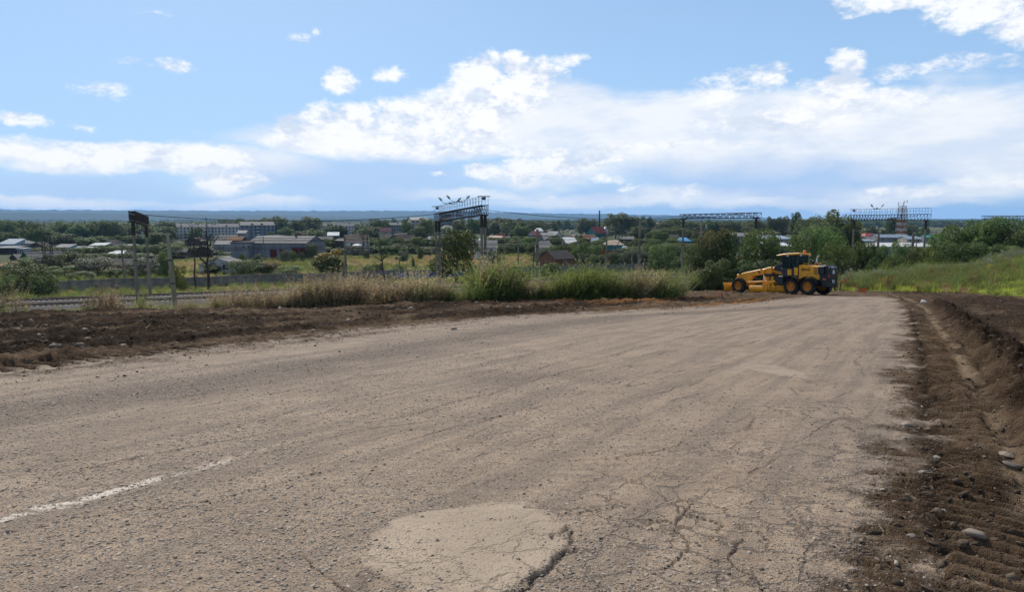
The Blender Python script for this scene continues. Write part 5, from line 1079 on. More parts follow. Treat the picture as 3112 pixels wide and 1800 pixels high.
def house(label, px0, px1, y, eave, ridge, wall, roof, kind='gx', depth=None, rz=0.0, nwin=2, chim=False, name='house', cat='house', group=None, door=None, gable=None, oh=.35, win=(.8, 1.0)):
    """kind gx: ridge parallel to the picture; gy: gable toward the camera; hip; shed (single slope); flat"""
    pc = at((px0+px1)/2, eave, y); w = (px1-px0)/FPX*y/max(.5, math.cos(rz)); d = depth or max(4, w*.7); yb = y+d/2*math.cos(rz)
    xb = pc.x*(yb/y) if False else pc.x; z0 = Hs(pc.x, y)-.3; ze = max(pc.z-z0, 1.6); zr = max(at((px0+px1)/2, ridge, y+(d/2 if kind in ('gx', 'hip') else 0)).z-z0, ze+.15)
    if kind == 'shed': zr = max(at((px0+px1)/2, ridge, y+d).z-z0, ze+.1)
    o = thing(name, label, cat, (xb, y, z0), rz, group)
    W2 = w/2-oh*.6; wm, rm = wmat(wall), rmat(roof); t = .10
    if kind == 'gx':
        MB().prism([(0, 0), (d, 0), (d, ze), (d/2, zr-.05), (0, ze)], -W2, W2, axis='x').build('wall', wm, o)
        sl = (zr-ze)/(d/2); e0 = ze-oh*sl
        r_ = MB().prism([(-oh, e0), (d/2, zr), (d+oh, e0), (d+oh, e0+t), (d/2, zr+t), (-oh, e0+t)], -w/2, w/2, axis='x').build('roof', rm, o)
    elif kind == 'gy':
        MB().prism([(-W2, 0), (W2, 0), (W2, ze), (0, zr-.05), (-W2, ze)], 0, d).build('wall', wm, o)
        if gable: MB().prism([(-W2*.93, ze+.03), (W2*.93, ze+.03), (0, zr-.12)], -.06, -.01).build('gable_boards', wmat(gable), o)
        sl = (zr-ze)/W2; e0 = ze-(w/2-W2)*sl
        r_ = MB().prism([(-w/2, e0), (0, zr), (w/2, e0), (w/2, e0+t), (0, zr+t), (-w/2, e0+t)], -oh, d+oh).build('roof', rm, o)
    elif kind == 'hip':
        MB().box((0, d/2, ze/2), (2*W2, d, ze)).build('wall', wm, o); k = min(w*.28, d*.5)
        r_ = MB().add([(-w/2, -oh, ze-.05), (w/2, -oh, ze-.05), (w/2, d+oh, ze-.05), (-w/2, d+oh, ze-.05), (-w/2+k, d/2, zr), (w/2-k, d/2, zr)], [(0, 1, 5, 4), (1, 2, 5), (2, 3, 4, 5), (3, 0, 4), (0, 3, 2, 1)]).build('roof', rm, o)
    elif kind == 'shed':
        MB().prism([(0, 0), (d, 0), (d, zr-.05), (0, ze-.05)], -W2, W2, axis='x').build('wall', wm, o)
        sl = (zr-ze)/d; r_ = MB().prism([(-oh, ze-oh*sl), (d+oh, zr+oh*sl), (d+oh, zr+oh*sl+t), (-oh, ze-oh*sl+t)], -w/2, w/2, axis='x').build('roof', rm, o)
    else:
        MB().box((0, d/2, ze/2), (2*W2, d, ze)).build('wall', wm, o); r_ = MB().box((0, d/2, ze+.15), (w, d+2*oh, .3)).build('roof', rm, o)
    if chim: MB().box((w*.18, d*.45, zr+.25), (.6, .6, 1.3)).build('chimney', wmat('brick'), r_)
    for i in range(nwin):
        x = -W2+(2*W2)*(i+.5)/nwin; zz = min(max(ze-.95, ze*.55), ze-.6)
        if zz > .5: add_win(o, x, 0, zz, *win)
    if door:
        for (fx, dw, dh) in door: MB().box((W2*fx, -.06, dh/2), (dw, .1, dh)).build('door', M_door, o)
    return o
# apartment blocks
def block(label, px0, px1, y, eave, ridge, wall, floors, cols, depth=12, rz=0, loggia=(), dormers=(), side=3, fh=2.8, roof='slate'):
    o = house(label, px0, px1, y, eave, ridge, wall, roof, 'gx', depth, rz, 0, name='apartment_block', cat='apartments')
    pc = at((px0+px1)/2, eave, y); w = (px1-px0)/FPX*y/max(.5, math.cos(rz)); z0 = Hs(pc.x, y)-.3; ze = pc.z-z0
    for f in range(floors):
        zz = ze-1.35-f*fh
        if zz < .6: continue
        for c in range(cols):
            x = -w/2+w*(c+.5)/cols
            if any(abs(x/(w/2)-l) < .09 for l in loggia): continue
            add_win(o, x, 0, zz, 1.3, 1.4, frame=False)
        for s_ in range(side):
            add_win(o, w/2-.21, depth*(s_+.5)/side, zz, 1.3, 1.4, R_(90), False)
        for l in loggia:
            MB().box((l*w/2, -.45, zz-.95), (w*.085, .9, 1.0)).build('balcony', mat('balcony_white', (.55, .55, .54), .8, .2, .2, 1), o); add_win(o, l*w/2, 0, zz+.05, w*.07, 1.3, frame=False)
        MB().box((0, -.02, zz-1.2), (w*.985, .06, .06)).build('panel_joint', mat('joint_grey', (.22, .22, .23), .9, .2, .1, 1), o)
    for (dxp, kind) in dormers:
        if kind: MB().prism([(-1.8, 0), (1.8, 0), (0, 1.5)], 1.5, 5).build('dormer', rmat('dark'), o, loc=(dxp*w/2, 0, ze+.3))
        else: MB().box((dxp*w/2, depth*.4, ze+2.1), (.9, .9, 1.7)).build('chimney', wmat('dark'), o)
    return o
block('long white four-storey apartment block with grey roof at left', 524, 724, 640, 690, 680, 'white', 4, 19, 13, .0, (-.18,), [(-.76, 1), (-.36, 0), (-.28, 0), (.16, 0), (.24, 0), (.62, 1)])
block('grey four-storey apartment block with white balconies beside the long white one', 738, 828, 600, 685, 674, 'lilac', 4, 8, 22, .42, (.02,), [(-.3, 1), (.25, 1)], 4)
block('long white apartment row half hidden by dark trees', 972, 1092, 700, 687, 678, 'white', 3, 14, 12, 0, (-.9, .16), [(-.2, 1), (.45, 0)])
block('small grey two-storey block left of the bright green tree', 1180, 1228, 640, 684, 677, 'grey', 2, 6, 11, 0, (), [(.1, 0)])
block('beige five-storey block behind the left leg of the middle gantry', 1250, 1300, 560, 669, 661, 'beige', 5, 4, 30, .25, (), [(.2, 1)], 8, roof='pale')
block('pale-blue school with rows of windows beside the massive poplars', 1962, 2008, 640, 680, 672, 'pblue', 3, 9, 12, 0, (), [(.5, 0), (-.8, 0)])
block('far pale block showing behind the middle gantry', 1335, 1378, 560, 668, 664, 'lilac', 4, 6, 12, 0, (), ())
# warehouse
wh = house('long grey rendered warehouse with slate roof and dark red doors', 745, 936, 228, 739, 718, 'lilac', 'slate', 'gx', 15, -.13, 0, name='warehouse', cat='warehouse', oh=.3, door=[(-.12, 2.2, 3.6), (.20, 2.2, 3.8), (.62, 2.2, 4.2), (.86, 2.2, 4.2)], chim=True)
house('flat-roofed grey end block joined to the left of the warehouse', 698, 756, 226, 739, 737, 'lilac', 'dark', 'flat', 14, -.13, 0, name='warehouse_annex', cat='warehouse', oh=.05)
house('derelict white gabled building with an empty window behind the fence', 606, 716, 168, 803, 786, 'white', 'slate', 'gy', 9, .12, 0, name='ruined_building', cat='ruin', oh=.2)
rp_ = at(682, 830, 167); add_win(bpy.data.objects['ruined_building'], 1.9, -.05, 1.9, 1.5, 1.4); MB().box((1.9, -.1, 2.9), (2.0, .14, .12)).build('lintel', M_rust, bpy.data.objects['ruined_building'])
H_ = house
H_('pale metal-roofed shed at the left edge under the trees', -8, 44, 345, 742, 727, 'pblue', 'bluegrey', 'shed', 8, 0, 1, name='shed', cat='shed')
H_('arched pale hangar beside the metal-roofed shed at left', 28, 68, 350, 741, 730, 'grey', 'pale', 'hip', 12, 0, 0, name='hangar', cat='shed')
H_('long low dark garage row at the left edge', -20, 50, 285, 754, 749, 'dark', 'pale', 'shed', 6, 0, 0, name='garage', cat='garage')
H_('small flat-roofed kiosk with pale columns at left', 50, 73, 262, 757, 755, 'pblue', 'white', 'flat', 4, 0, 3, name='kiosk', cat='kiosk', win=(.5, 2.0))
H_('wooden house with green gable at left', 54, 100, 205, 786, 767, 'wood', 'slate', 'gy', 11, -.35, 1, gable='green')
H_('small grey-roofed wooden house left of the green gable', 24, 60, 208, 785, 773, 'wood', 'slate', 'gy', 8, -.35, 0)
H_('rust-patched metal roof shed at the left edge behind the bush', -20, 52, 176, 812, 796, 'wood', 'rust', 'shed', 6, 0, 0, name='shed', cat='shed')
H_('dark gabled house left of the floodlight tower', 88, 132, 330, 750, 737, 'wood', 'dark', 'gy', 9, .2, 1)
H_('low light-blue shed with sloping grey roof', 164, 211, 302, 752, 743, 'blue', 'pale', 'shed', 6, .1, 1, name='shed', cat='shed')
H_('low dark lean-to right of the light-blue shed', 212, 242, 305, 754, 749, 'wood', 'slate', 'shed', 5, 0, 0, name='shed', cat='shed')
H_('small white garage box left of the dark sloping garage', 256, 292, 300, 753, 751, 'pblue', 'white', 'flat', 4, 0, 0, name='garage', cat='garage')
H_('dark sloping-roofed garage below the cream house', 272, 318, 318, 746, 739, 'dark', 'bluegrey', 'shed', 7, .15, 0, name='garage', cat='garage')
H_('cream two-storey house with dark hipped roof at left', 310, 352, 345, 741, 728, 'cream', 'dark', 'hip', 9, 0, 2)
H_('low dark shed with white roof edge right of the cream house', 345, 402, 318, 747, 743, 'dark', 'pale', 'shed', 6, 0, 0, name='shed', cat='shed')
H_('shiny metal-roofed shed left of the gantry leg', 322, 374, 246, 777, 763, 'dark', 'metal', 'shed', 6, 0, 0, name='shed', cat='shed')
H_('dark gabled shed joined to the shiny metal roof', 372, 404, 247, 777, 762, 'navy', 'dark', 'gx', 6, 0, 0, name='shed', cat='shed')
H_('large dark barn with blackish roof and red wall behind the silvery bushes', 312, 478, 178, 805, 787, 'red', 'dark', 'gx', 9, 0, 0, name='barn', cat='barn')
H_('small shed roof right of the gantry beam at far left', 380, 425, 420, 743, 738, 'grey', 'slate', 'gx', 7, 0, 0, name='shed', cat='shed')
H_('dark gabled house behind the bare trees', 560, 610, 420, 733, 722, 'wood', 'brown', 'gy', 9, 0, 1)
H_('brown-roofed house left of the warehouse', 650, 716, 330, 728, 715, 'wood', 'slate', 'gx', 9, .1, 2)
H_('rusty-roofed house right behind the warehouse gable', 688, 735, 310, 730, 720, 'wood', 'rust', 'gx', 8, .1, 0)
H_('pale-roofed shed with low walls before the warehouse end', 648, 698, 275, 743, 731, 'grey', 'pale', 'gx', 8, .15, 0, name='shed', cat='shed')
H_('ragged shed with slate roof below the bare tree', 522, 566, 232, 766, 755, 'wood', 'slate', 'gx', 6, .2, 0, name='shed', cat='shed')
H_('small slate hut right of the ragged shed', 590, 640, 245, 760, 748, 'wood', 'slate', 'gy', 6, .3, 0, name='shed', cat='shed')
H_('tall shed with pale sloped roof between the two apartment blocks', 718, 746, 480, 709, 701, 'grey', 'pale', 'shed', 9, .2, 0, name='shed', cat='shed')
H_('long flat dark roof just above the warehouse ridge', 800, 852, 300, 719, 716, 'dark', 'slate', 'flat', 8, 0, 0, name='shed', cat='shed')
H_('teal wooden house at the right corner of the warehouse', 934, 962, 250, 745, 727, 'teal', 'slate', 'gy', 8, 0, 1)
H_('grey gabled house left of the white-walled dark-roofed house', 950, 1008, 320, 733, 720, 'wood', 'slate', 'gx', 9, .1, 1)
H_('slate roof house behind the tall pole by the fence', 995, 1030, 380, 716, 706, 'wood', 'bluegrey', 'gx', 9, .2, 0)
H_('white-walled house with big dark brown roof and black gable', 1052, 1122, 265, 735, 714, 'white', 'brown', 'gx', 10, .28, 2, chim=True)
H_('low shed with pale roof left of the white-walled house', 1016, 1048, 285, 733, 726, 'wood', 'pale', 'shed', 6, 0, 0, name='shed', cat='shed')
H_('purple-roofed house before the small grey block', 1154, 1190, 420, 704, 692, 'cream', 'purple', 'gx', 9, .2, 1)
H_('teal-gabled house with dark roof left of the gantry', 1174, 1212, 300, 732, 716, 'teal', 'dark', 'gy', 10, .45, 0)
H_('broad dark-roofed house joined to the teal-gabled one', 1206, 1262, 300, 733, 715, 'wood', 'dark', 'gx', 10, .15, 1)
H_('dark roof house behind the teal-gabled one', 1196, 1236, 380, 716, 708, 'wood', 'dark', 'gx', 8, 0, 0)
H_('grey-roofed house right of the broad dark-roofed one', 1298, 1345, 300, 728, 719, 'grey', 'slate', 'gx', 8, 0, 1)
H_('pale hipped house behind the left legs of the middle gantry', 1338, 1374, 420, 694, 685, 'pblue', 'pale', 'hip', 9, 0, 2)
H_('long grey-roofed house with white wall behind the right gantry legs', 1438, 1513, 224, 752, 731, 'white', 'slate', 'gx', 9, .05, 2)
H_('small white-roofed house left of the right gantry legs', 1440, 1470, 300, 731, 725, 'grey', 'bluegrey', 'hip', 8, 0, 0)
H_('flat white-roofed shed right of the right gantry legs', 1486, 1526, 290, 723, 718, 'wood', 'beige', 'shed', 7, 0, 0, name='shed', cat='shed')
H_('maroon-roofed house behind the flat white-roofed shed', 1508, 1536, 340, 722, 711, 'wood', 'maroon', 'gx', 8, 0, 0)
H_('white house with bright red gabled roof', 1598, 1628, 340, 719, 704, 'white', 'red', 'gy', 9, -.4, 2)
H_('pale domed roof house above the red-gabled one', 1625, 1652, 420, 702, 693, 'white', 'white', 'hip', 9, 0, 1)
H_('hip-roofed grey house with pale walls beyond the golden field', 1626, 1688, 240, 753, 733, 'pblue', 'slate', 'hip', 9, 0, 2)
H_('dark teal shed with steep front among the middle houses', 1652, 1690, 330, 728, 709, 'navy', 'pale', 'shed', 6, .2, 0, name='shed', cat='shed')
H_('white gabled house right of the dark teal shed', 1682, 1714, 335, 719, 704, 'white', 'pale', 'gy', 9, .5, 1)
H_('dark gabled house above the dark teal shed', 1668, 1700, 430, 703, 697, 'wood', 'dark', 'gy', 9, .3, 0)
H_('steep shiny pink-white metal roof shed among the bushes', 1720, 1758, 280, 740, 722, 'wood', 'white', 'shed', 7, .15, 0, name='shed', cat='shed')
H_('low white house with rust-stained roof below the shiny metal roof', 1722, 1778, 245, 757, 750, 'pblue', 'beige', 'shed', 7, .0, 1)
H_('brick shed with dark slate roof behind the fence', 1684, 1750, 184, 786, 762, 'brick', 'dark', 'gx', 8, .5, 1, name='shed', cat='shed')
H_('pair of small slate roofs above the brick shed', 1732, 1764, 262, 749, 742, 'wood', 'slate', 'gx', 6, .2, 0, name='shed', cat='shed')
H_('slate-roofed house left of the chimney foot', 1774, 1815, 320, 727, 714, 'wood', 'rust', 'gx', 8, .2, 1)
H_('pale-blue metal roof by the chimney foot', 1798, 1822, 300, 734, 721, 'grey', 'bluegrey', 'gx', 7, 0, 0)
H_('tall maroon-roofed house with teal wall right of the chimney', 1806, 1846, 400, 708, 690, 'teal', 'maroon', 'gx', 10, .35, 1)
H_('white gable peeping out right of the maroon roof', 1836, 1848, 430, 697, 691, 'white', 'white', 'gy', 8, 0, 0)
H_('teal building with wide beige roof above the orange wall', 1842, 1898, 228, 744, 730, 'teal', 'beige', 'hip', 9, 0, 1)
H_('small white dome-roofed hut right of the teal building', 1892, 1912, 225, 755, 748, 'cream', 'white', 'hip', 4, 0, 0, name='shed', cat='shed')
H_('grey-roofed house under the massive poplars', 1885, 1930, 330, 727, 719, 'wood', 'slate', 'gx', 8, 0, 0)
H_('maroon-walled house under the pale-blue school', 1996, 2020, 400, 719, 706, 'white', 'purple', 'gy', 9, 0, 0)
H_('dark gabled roof left of the slim gantry', 2036, 2066, 330, 722, 713, 'wood', 'dark', 'gx', 8, 0, 0)
H_('bright blue hipped roof pavilion behind the slim gantry leg', 2063, 2102, 300, 733, 722, 'navy', 'blue', 'hip', 7, 0, 0, name='pavilion', cat='pavilion')
H_('long slate roof hall behind the bushes above the grader', 2200, 2300, 330, 718, 707, 'grey', 'slate', 'gx', 12, 0, 0, name='hall', cat='hall')
H_('dark domed roof house above the grader cab', 2330, 2378, 300, 711, 700, 'wood', 'brown', 'hip', 10, 0, 0)
H_('grey flat hall with bright eaves behind the grader', 2318, 2412, 240, 727, 716, 'grey', 'bluegrey', 'shed', 12, 0, 4, name='hall', cat='hall')
H_('low bright white roof behind the grader cab', 2336, 2408, 200, 748, 738, 'grey', 'white', 'shed', 7, 0, 0, name='shed', cat='shed')
H_('maroon hipped-roof house left of the radio mast', 2629, 2672, 420, 718, 708, 'wood', 'red', 'hip', 9, 0, 1)
H_('long brick hall with blue-grey roof under the radio mast', 2672, 2772, 340, 722, 713, 'grey', 'bluegrey', 'gx', 12, 0, 5, name='hall', cat='hall')
H_('brick annex with lilac roof right of the radio mast', 2756, 2804, 330, 727, 719, 'beige', 'bluegrey', 'gx', 9, 0, 2, name='hall', cat='hall')
H_('small slate-roofed brick house left of the long brick hall', 2642, 2680, 345, 732, 720, 'beige', 'slate', 'gx', 9, .3, 0)
H_('very long low white-roofed shed above the bushes at right', 2600, 2842, 250, 750, 739, 'grey', 'white', 'shed', 8, 0, 0, name='shed', cat='shed')
H_('low pale-blue roof left of the long brick hall', 2622, 2662, 310, 733, 728, 'grey', 'bluegrey', 'shed', 6, 0, 0, name='shed', cat='shed')
H_('teal-roofed house right of the railed gantry leg', 2812, 2850, 400, 722, 716, 'grey', 'teal', 'gx', 9, 0, 0)
H_('tiny turquoise shed far behind the railed gantry', 2808, 2822, 520, 716, 711, 'teal', 'teal', 'flat', 6, 0, 0, name='shed', cat='shed')
H_('grey roof at the right edge beyond the big bushes', 3094, 3150, 260, 735, 722, 'grey', 'slate', 'gx', 9, 0, 0)
# orange plank wall
ow = thing('orange_wall', 'long orange-brown metal wall behind the fence and bushes', 'wall', at(1824, 790, 188), -.02)
a_ = at(1824, 763, 188); b_ = at(1930, 763, 188); z0 = Hs(a_.x, 188)-.3; ow.location.z = z0; L_ = b_.x-a_.x
for k in range(int(L_/.9)): MB().box((k*.9+.45, .03*(k % 2), (a_.z-z0)/2), (.88, .06, a_.z-z0)).build('panel', wmat('orange'), ow)
MB().box((L_/2, 0, a_.z-z0+.06), (L_, .3, .12)).build('coping', rmat('brown'), ow)
# far town roofs
hr = random.Random(9)
for k in range(46):
    px = 1480+(2110-1480)*(k+.5)/46+hr.uniform(-6, 6); y = hr.uniform(620, 1500); gy = 660+FPX*(1.7+20+y*.003)/y
    rf = hr.choice(['white', 'pale', 'slate', 'brown', 'maroon', 'bluegrey', 'metal', 'red'])
    H_(f'{ordw(k)} tiny far roof from the left in the distant town right of the middle gantry', px-hr.uniform(6, 11)*700/y, px+hr.uniform(6, 11)*700/y, y, gy-3.2*FPX/y, gy-5.6*FPX/y, hr.choice(['white', 'grey', 'wood', 'cream', 'beige']), rf, hr.choice(['gx', 'hip', 'gy']), 8, hr.uniform(-.4, .4), 1, group='far town roofs in the middle')
for k in range(16):
    px = 2480+(2880-2480)*(k+.5)/16+hr.uniform(-6, 6); y = hr.uniform(560, 900); gy = 660+FPX*(1.7+20+y*.003)/y
    H_(f'{ordw(k)} tiny far roof from the left behind the railed gantry', px-9*600/y, px+9*600/y, y, gy-3.0*FPX/y, gy-5.2*FPX/y, hr.choice(['white', 'grey', 'beige']), hr.choice(['pale', 'slate', 'red', 'bluegrey']), 'gx', 8, hr.uniform(-.3, .3), 1, group='far town roofs at right')
# parasol and street lamps
up = at(1085, 742, 262); o = thing('parasol', 'small white parasol in front of the white-walled dark-roofed house', 'parasol', (up.x, 262, Hs(up.x, 262))); hh = up.z-o.location.z
MB().cyl((0, 0, 0), (0, 0, hh), .05, .04, 6).build('pole', M_rust, o); MB().lathe([(1.9, -.5), (1.0, -.15), (.05, .1)], 10, axis='z').build('canopy', mat('parasol_white', (.7, .7, .68), .8, .2, .1, 2), o, loc=(0, 0, hh))
# ------------------------------------------------------------------ motor grader
M_yel = mat('machine_yellow', (.84, .36, .012), .42, .4, .12, 1.5, dirt=.30, objvar=0); M_blk = mat('machine_black', (.012, .013, .015), .45, .45, .25, 2, objvar=0, dirt=.12)
M_tyre = mat('tyre_rubber', (.022, .021, .020), .85, .25, .3, 5, objvar=0, dirt=.45, bump=.3); M_rim = mat('rim_yellow', (.52, .20, .01), .5, .4, .2, 2, objvar=0, dirt=.25)
M_chr = mat('worn_chrome', (.6, .6, .6), .2, .6, .1, 3, .9, objvar=0); M_plate = mat('number_plate', (.66, .66, .65), .5, .3, .05, 3, objvar=0); M_gl2 = None
def glass_mat():
    m, g, b, o = new_mat('cab_glass'); b.inputs['Base Color'].default_value = (.02, .04, .038, 1); b.inputs['Roughness'].default_value = .05; b.inputs['Specular IOR Level'].default_value = .3
    tr = g.n('ShaderNodeBsdfTransparent'); tr.inputs[0].default_value = (.50, .66, .60, 1); mx = g.n('ShaderNodeMixShader'); mx.inputs[0].default_value = .75
    g.t.links.new(b.outputs[0], mx.inputs[1]); g.t.links.new(tr.outputs[0], mx.inputs[2]); g.t.links.new(mx.outputs[0], o.inputs[0]); return m
M_gl2 = glass_mat()
M_bea = mat('beacon_orange', (.75, .13, .01), .3, .5, .05, 3, objvar=0); M_red = mat('tail_red', (.4, .02, .01), .3, .5, .05, 3, objvar=0); M_txt = mat('decal_black', (.03, .022, .015), .5, .3, .05, 3, objvar=0); M_txw = mat('decal_white', (.7, .7, .7), .5, .3, .05, 3, objvar=0)
e_ = Vector((-.55, .835)); n_ = Vector((.835, .55))
Rw = at(2456, 900, 56.4); org = Vector((Rw.x, Rw.y))+e_*.77+n_*1.07
def gp(x, y_): return org+e_*x-n_*y_
zs = {}
zc = Hs(*gp(0, 0)); zf_ = Hs(*gp(6.2, 0)); pit = math.atan2(zf_-zc, 6.2); zl = Hs(*gp(2, 1.07)); zr_ = Hs(*gp(2, -1.07)); rol = math.atan2(zl-zr_, 2.14)
G_ = thing('motor_grader', 'yellow motor grader with black engine cowl parked across the end of the road', 'grader', (org.x, org.y, zc+.02), 0)
G_.rotation_euler = (rol, -pit, math.atan2(e_.y, e_.x))
def gb(name, m, fn, par=None, smooth=False, bevel=0):
    mb = MB(); fn(mb); return mb.build(name, m, par or G_, smooth, bevel)
def tyre_mesh():
    mb = MB().lathe([(.40, .0), (.40, -.19), (.60, -.225), (.655, -.19), (.672, -.1), (.675, 0), (.672, .1), (.655, .19), (.60, .225), (.40, .19), (.40, .01)], 36)
    mb.f = [f for f in mb.f if len(f) < 10]
    for k in range(22):
        for sy in (-1, 1):
            a = 2*math.pi*(k+(.5 if sy > 0 else 0))/22
            p0 = Vector((math.cos(a)*.683, sy*.01, math.sin(a)*.683)); p1 = Vector((math.cos(a+.16)*.672, sy*.215, math.sin(a+.16)*.672))
            mb.bar(p0, p1, .065, .05, up=Vector((math.cos(a), 0, math.sin(a))))
    return mb.mesh('tyre', M_tyre)
TY = tyre_mesh()
def rim_mesh(side):
    return MB().lathe([(.41, -.17), (.41, .17), (.365, .175), (.33, .10), (.30, .04), (.16, .02), (.15, .10), (.09, .11)], 28).mesh('rim', M_rim)
RM = rim_mesh(1); HB = MB().lathe([(.12, .10), (.12, .16), (.07, .18)], 12).mesh('hub', M_rim)
def wheel(x, y, front=False):
    o = link('wheel', RM, G_, (x, y, .675), (0 if y > 0 else 0, 0, 0 if y > 0 else math.pi)); link('tyre', TY, o)
    if front: link('hub', HB, o)
    return o
for x in (-.77, .77):
    for y in (1.07, -1.07): wheel(x, y)
for y in (1.05, -1.05): w_ = wheel(6.2, y, True); w_.rotation_euler.x = (-.06 if y > 0 else -.06)
for y in (.72, -.72): gb('tandem_case', M_yel, lambda mb: mb.box((0, y, .75), (2.3, .2, .42)), bevel=.05)
gb('rear_frame', M_blk, lambda mb: mb.box((.2, 0, .98), (4.4, .9, .42)).box((2.2, 0, 1.25), (1.4, .8, .5)))
# hood (yellow) with slightly sloping top
hood = gb('engine_hood', M_yel, lambda mb: mb.prism([(-1.5, 1.25), (.42, 1.25), (.42, 2.48), (.1, 2.50), (-1.5, 2.40)], -.66, .66), bevel=.035)
gb('hood_panel', M_yel, lambda mb: mb.box((-.55, .668, 1.82), (1.75, .02, 1.0)), hood, bevel=.008)
for k in range(6):
    gb('vent_slot', M_txt, lambda mb, k=k: mb.prism([(-1.28, 1.62+k*.1-.02), (-.98, 1.78+k*.1), (-.98, 1.84+k*.1-.02), (-1.28, 1.68+k*.1-.02)], .680, .688), hood)
o = link('lettering', text_mesh('SDLG', .30, M_txt, .012), hood, (-.25, .690, 2.10), (R_(90), 0, math.pi), (1.1, 1, 1))
gb('small_plate', M_txt, lambda mb: mb.box((-.45, .682, 1.72), (.28, .006, .02)).box((-.45, .682, 1.66), (.2, .006, .02)), hood)
cowl = gb('radiator_cowl', M_blk, lambda mb: mb.prism([(-1.5, .95), (-2.25, .80), (-2.32, 1.5), (-2.2, 2.38), (-2.1, 2.44), (-1.5, 2.42)], -.67, .67), bevel=.04)
gb('grille', M_txt, lambda mb: mb.box((-2.29, 0, 1.72), (.06, .95, .85)), cowl, bevel=.02)
link('emblem', MB().lathe([(.17, 0), (.17, .02), (.135, .02), (.135, 0)], 24, axis='z').mesh('emblem', M_txw), cowl, (-2.325, 0, 1.88), (0, R_(-90), 0)); link('emblem', MB().box((0, 0, .01), (.12, .05, .02)).mesh('emblem', M_txw), cowl, (-2.33, 0, 1.88), (.6, R_(-90), 0))
link('lettering', text_mesh('SDLG', .17, M_txw, .006), cowl, (-2.265, 0, 2.28), (R_(82), 0, R_(-90)), (1.1, 1, 1))
for y in (.5, -.5): gb('rear_lamp', M_txw, lambda mb: mb.box((-2.26, y*.98, 2.28), (.03, .12, .08)), cowl)
for y in (.62, -.62): gb('tail_light', M_red, lambda mb: mb.box((-2.31, y, 1.55), (.05, .1, .22)), cowl)
gb('battery_box', M_blk, lambda mb: mb.box((-1.72, .74, 2.02), (.55, .2, .62)), bevel=.02)
pl = gb('number_plate', M_plate, lambda mb: mb.box((-2.33, .02, 1.12), (.03, .30, .24)))
gb('plate_mark', M_txt, lambda mb: mb.box((-2.348, .02, 1.17), (.004, .2, .05)).box((-2.348, -.04, 1.08), (.004, .1, .05)).box((-2.348, .09, 1.08), (.004, .06, .05)), pl)
gb('counterweight', M_blk, lambda mb: mb.box((-2.0, 0, .82), (.55, 1.5, .4)), bevel=.05)
gb('reflector', M_bea, lambda mb: mb.box((-1.95, .69, 1.28), (.22, .03, .12)))
for x, y in ((-.77, 1.07), (.77, 1.07), (-.77, -1.07), (.77, -1.07)):
    def fn(mb):
        pts = [(x+.82*math.cos(a), .675+.82*math.sin(a)) for a in np.linspace(R_(28), R_(165), 12)]
        for p, q in zip(pts[:-1], pts[1:]): mb.bar((p[0], y, p[1]), (q[0], y, q[1]), .5, .03, up=(0, 1, 0)) if False else mb.add([(p[0], y-.27, p[1]), (q[0], y-.27, q[1]), (q[0], y+.27, q[1]), (p[0], y+.27, p[1]), (p[0]*1, y-.27, p[1]+.03), (q[0], y-.27, q[1]+.03), (q[0], y+.27, q[1]+.03), (p[0], y+.27, p[1]+.03)], [(0, 1, 2, 3), (7, 6, 5, 4), (0, 4, 5, 1), (3, 2, 6, 7), (0, 3, 7, 4), (1, 5, 6, 2)])
        if x < 0: mb.prism([(x-.80, .85), (x-.55, .72), (x-.35, 1.2), (x-.72, 1.1)], y-.26 if y > 0 else y-.27, y-.24 if y > 0 else y+.27) if y > 0 else mb.prism([(x-.85, .95), (x-1.15, .75), (x-.75, 1.25)], y-.27, y+.27)
    gb('fender', M_blk, fn)
gb('handrail', M_yel, lambda mb: mb.tube([(.1, .45, 2.5), (.1, .45, 2.62), (-.35, .45, 2.62), (-.35, .45, 2.5)], .02).tube([(-.9, .4, 2.45), (-.9, .4, 2.62), (-1.5, .4, 2.6), (-1.5, .4, 2.42)], .02), smooth=False)
gb('exhaust_pipe', M_chr, lambda mb: mb.tube([(-.75, -.1, 2.42), (-.75, -.1, 3.05), (-.95, -.1, 3.28)], .055, 10)); gb('muffler', M_blk, lambda mb: mb.cyl((-.75, -.1, 2.4), (-.75, -.1, 2.72), .11, .11, 12))
gb('air_cleaner', M_blk, lambda mb: mb.cyl((-.35, -.25, 2.45), (-.35, -.25, 2.75), .09, .09, 12).lathe([(.23, 2.75), (.23, 2.82), (.12, 2.9)], 14, axis='z', c=(-.35, -.25, 0)))
# cab
cab = gb('cab_base', M_blk, lambda mb: mb.prism([(.45, 1.55), (1.95, 1.55), (2.1, 2.2), (1.98, 2.25), (.45, 2.25)], -.72, .72), bevel=.02)
gb('cab_side_panel', M_yel, lambda mb: mb.box((.62, .73, 1.95), (.36, .03, .66)).box((1.25, .725, 1.88), (.38, .02, .5)), cab)
roof = gb('cab_roof', M_yel, lambda mb: mb.prism([(.22, 3.36), (2.45, 3.30), (2.5, 3.38), (1.5, 3.50), (.25, 3.52)], -.84, .84), bevel=.03)
gb('roof_lining', M_blk, lambda mb: mb.box((1.3, 0, 3.29), (2.0, 1.5, .1)), cab)
for (x, y) in ((.5, .7), (.5, -.7), (1.98, .66), (1.98, -.66), (1.22, .72), (1.22, -.72)): gb('pillar', M_blk, lambda mb: mb.bar((x, y, 2.2), (x+(.05 if x > 1.5 else 0), y, 3.3), .09), cab)
for y in (.71, -.71):
    gb('side_window', M_gl2, lambda mb: mb.box((.86, y, 2.77), (.64, .012, 1.02)).box((1.60, y, 2.62), (.66, .012, 1.3)), cab)
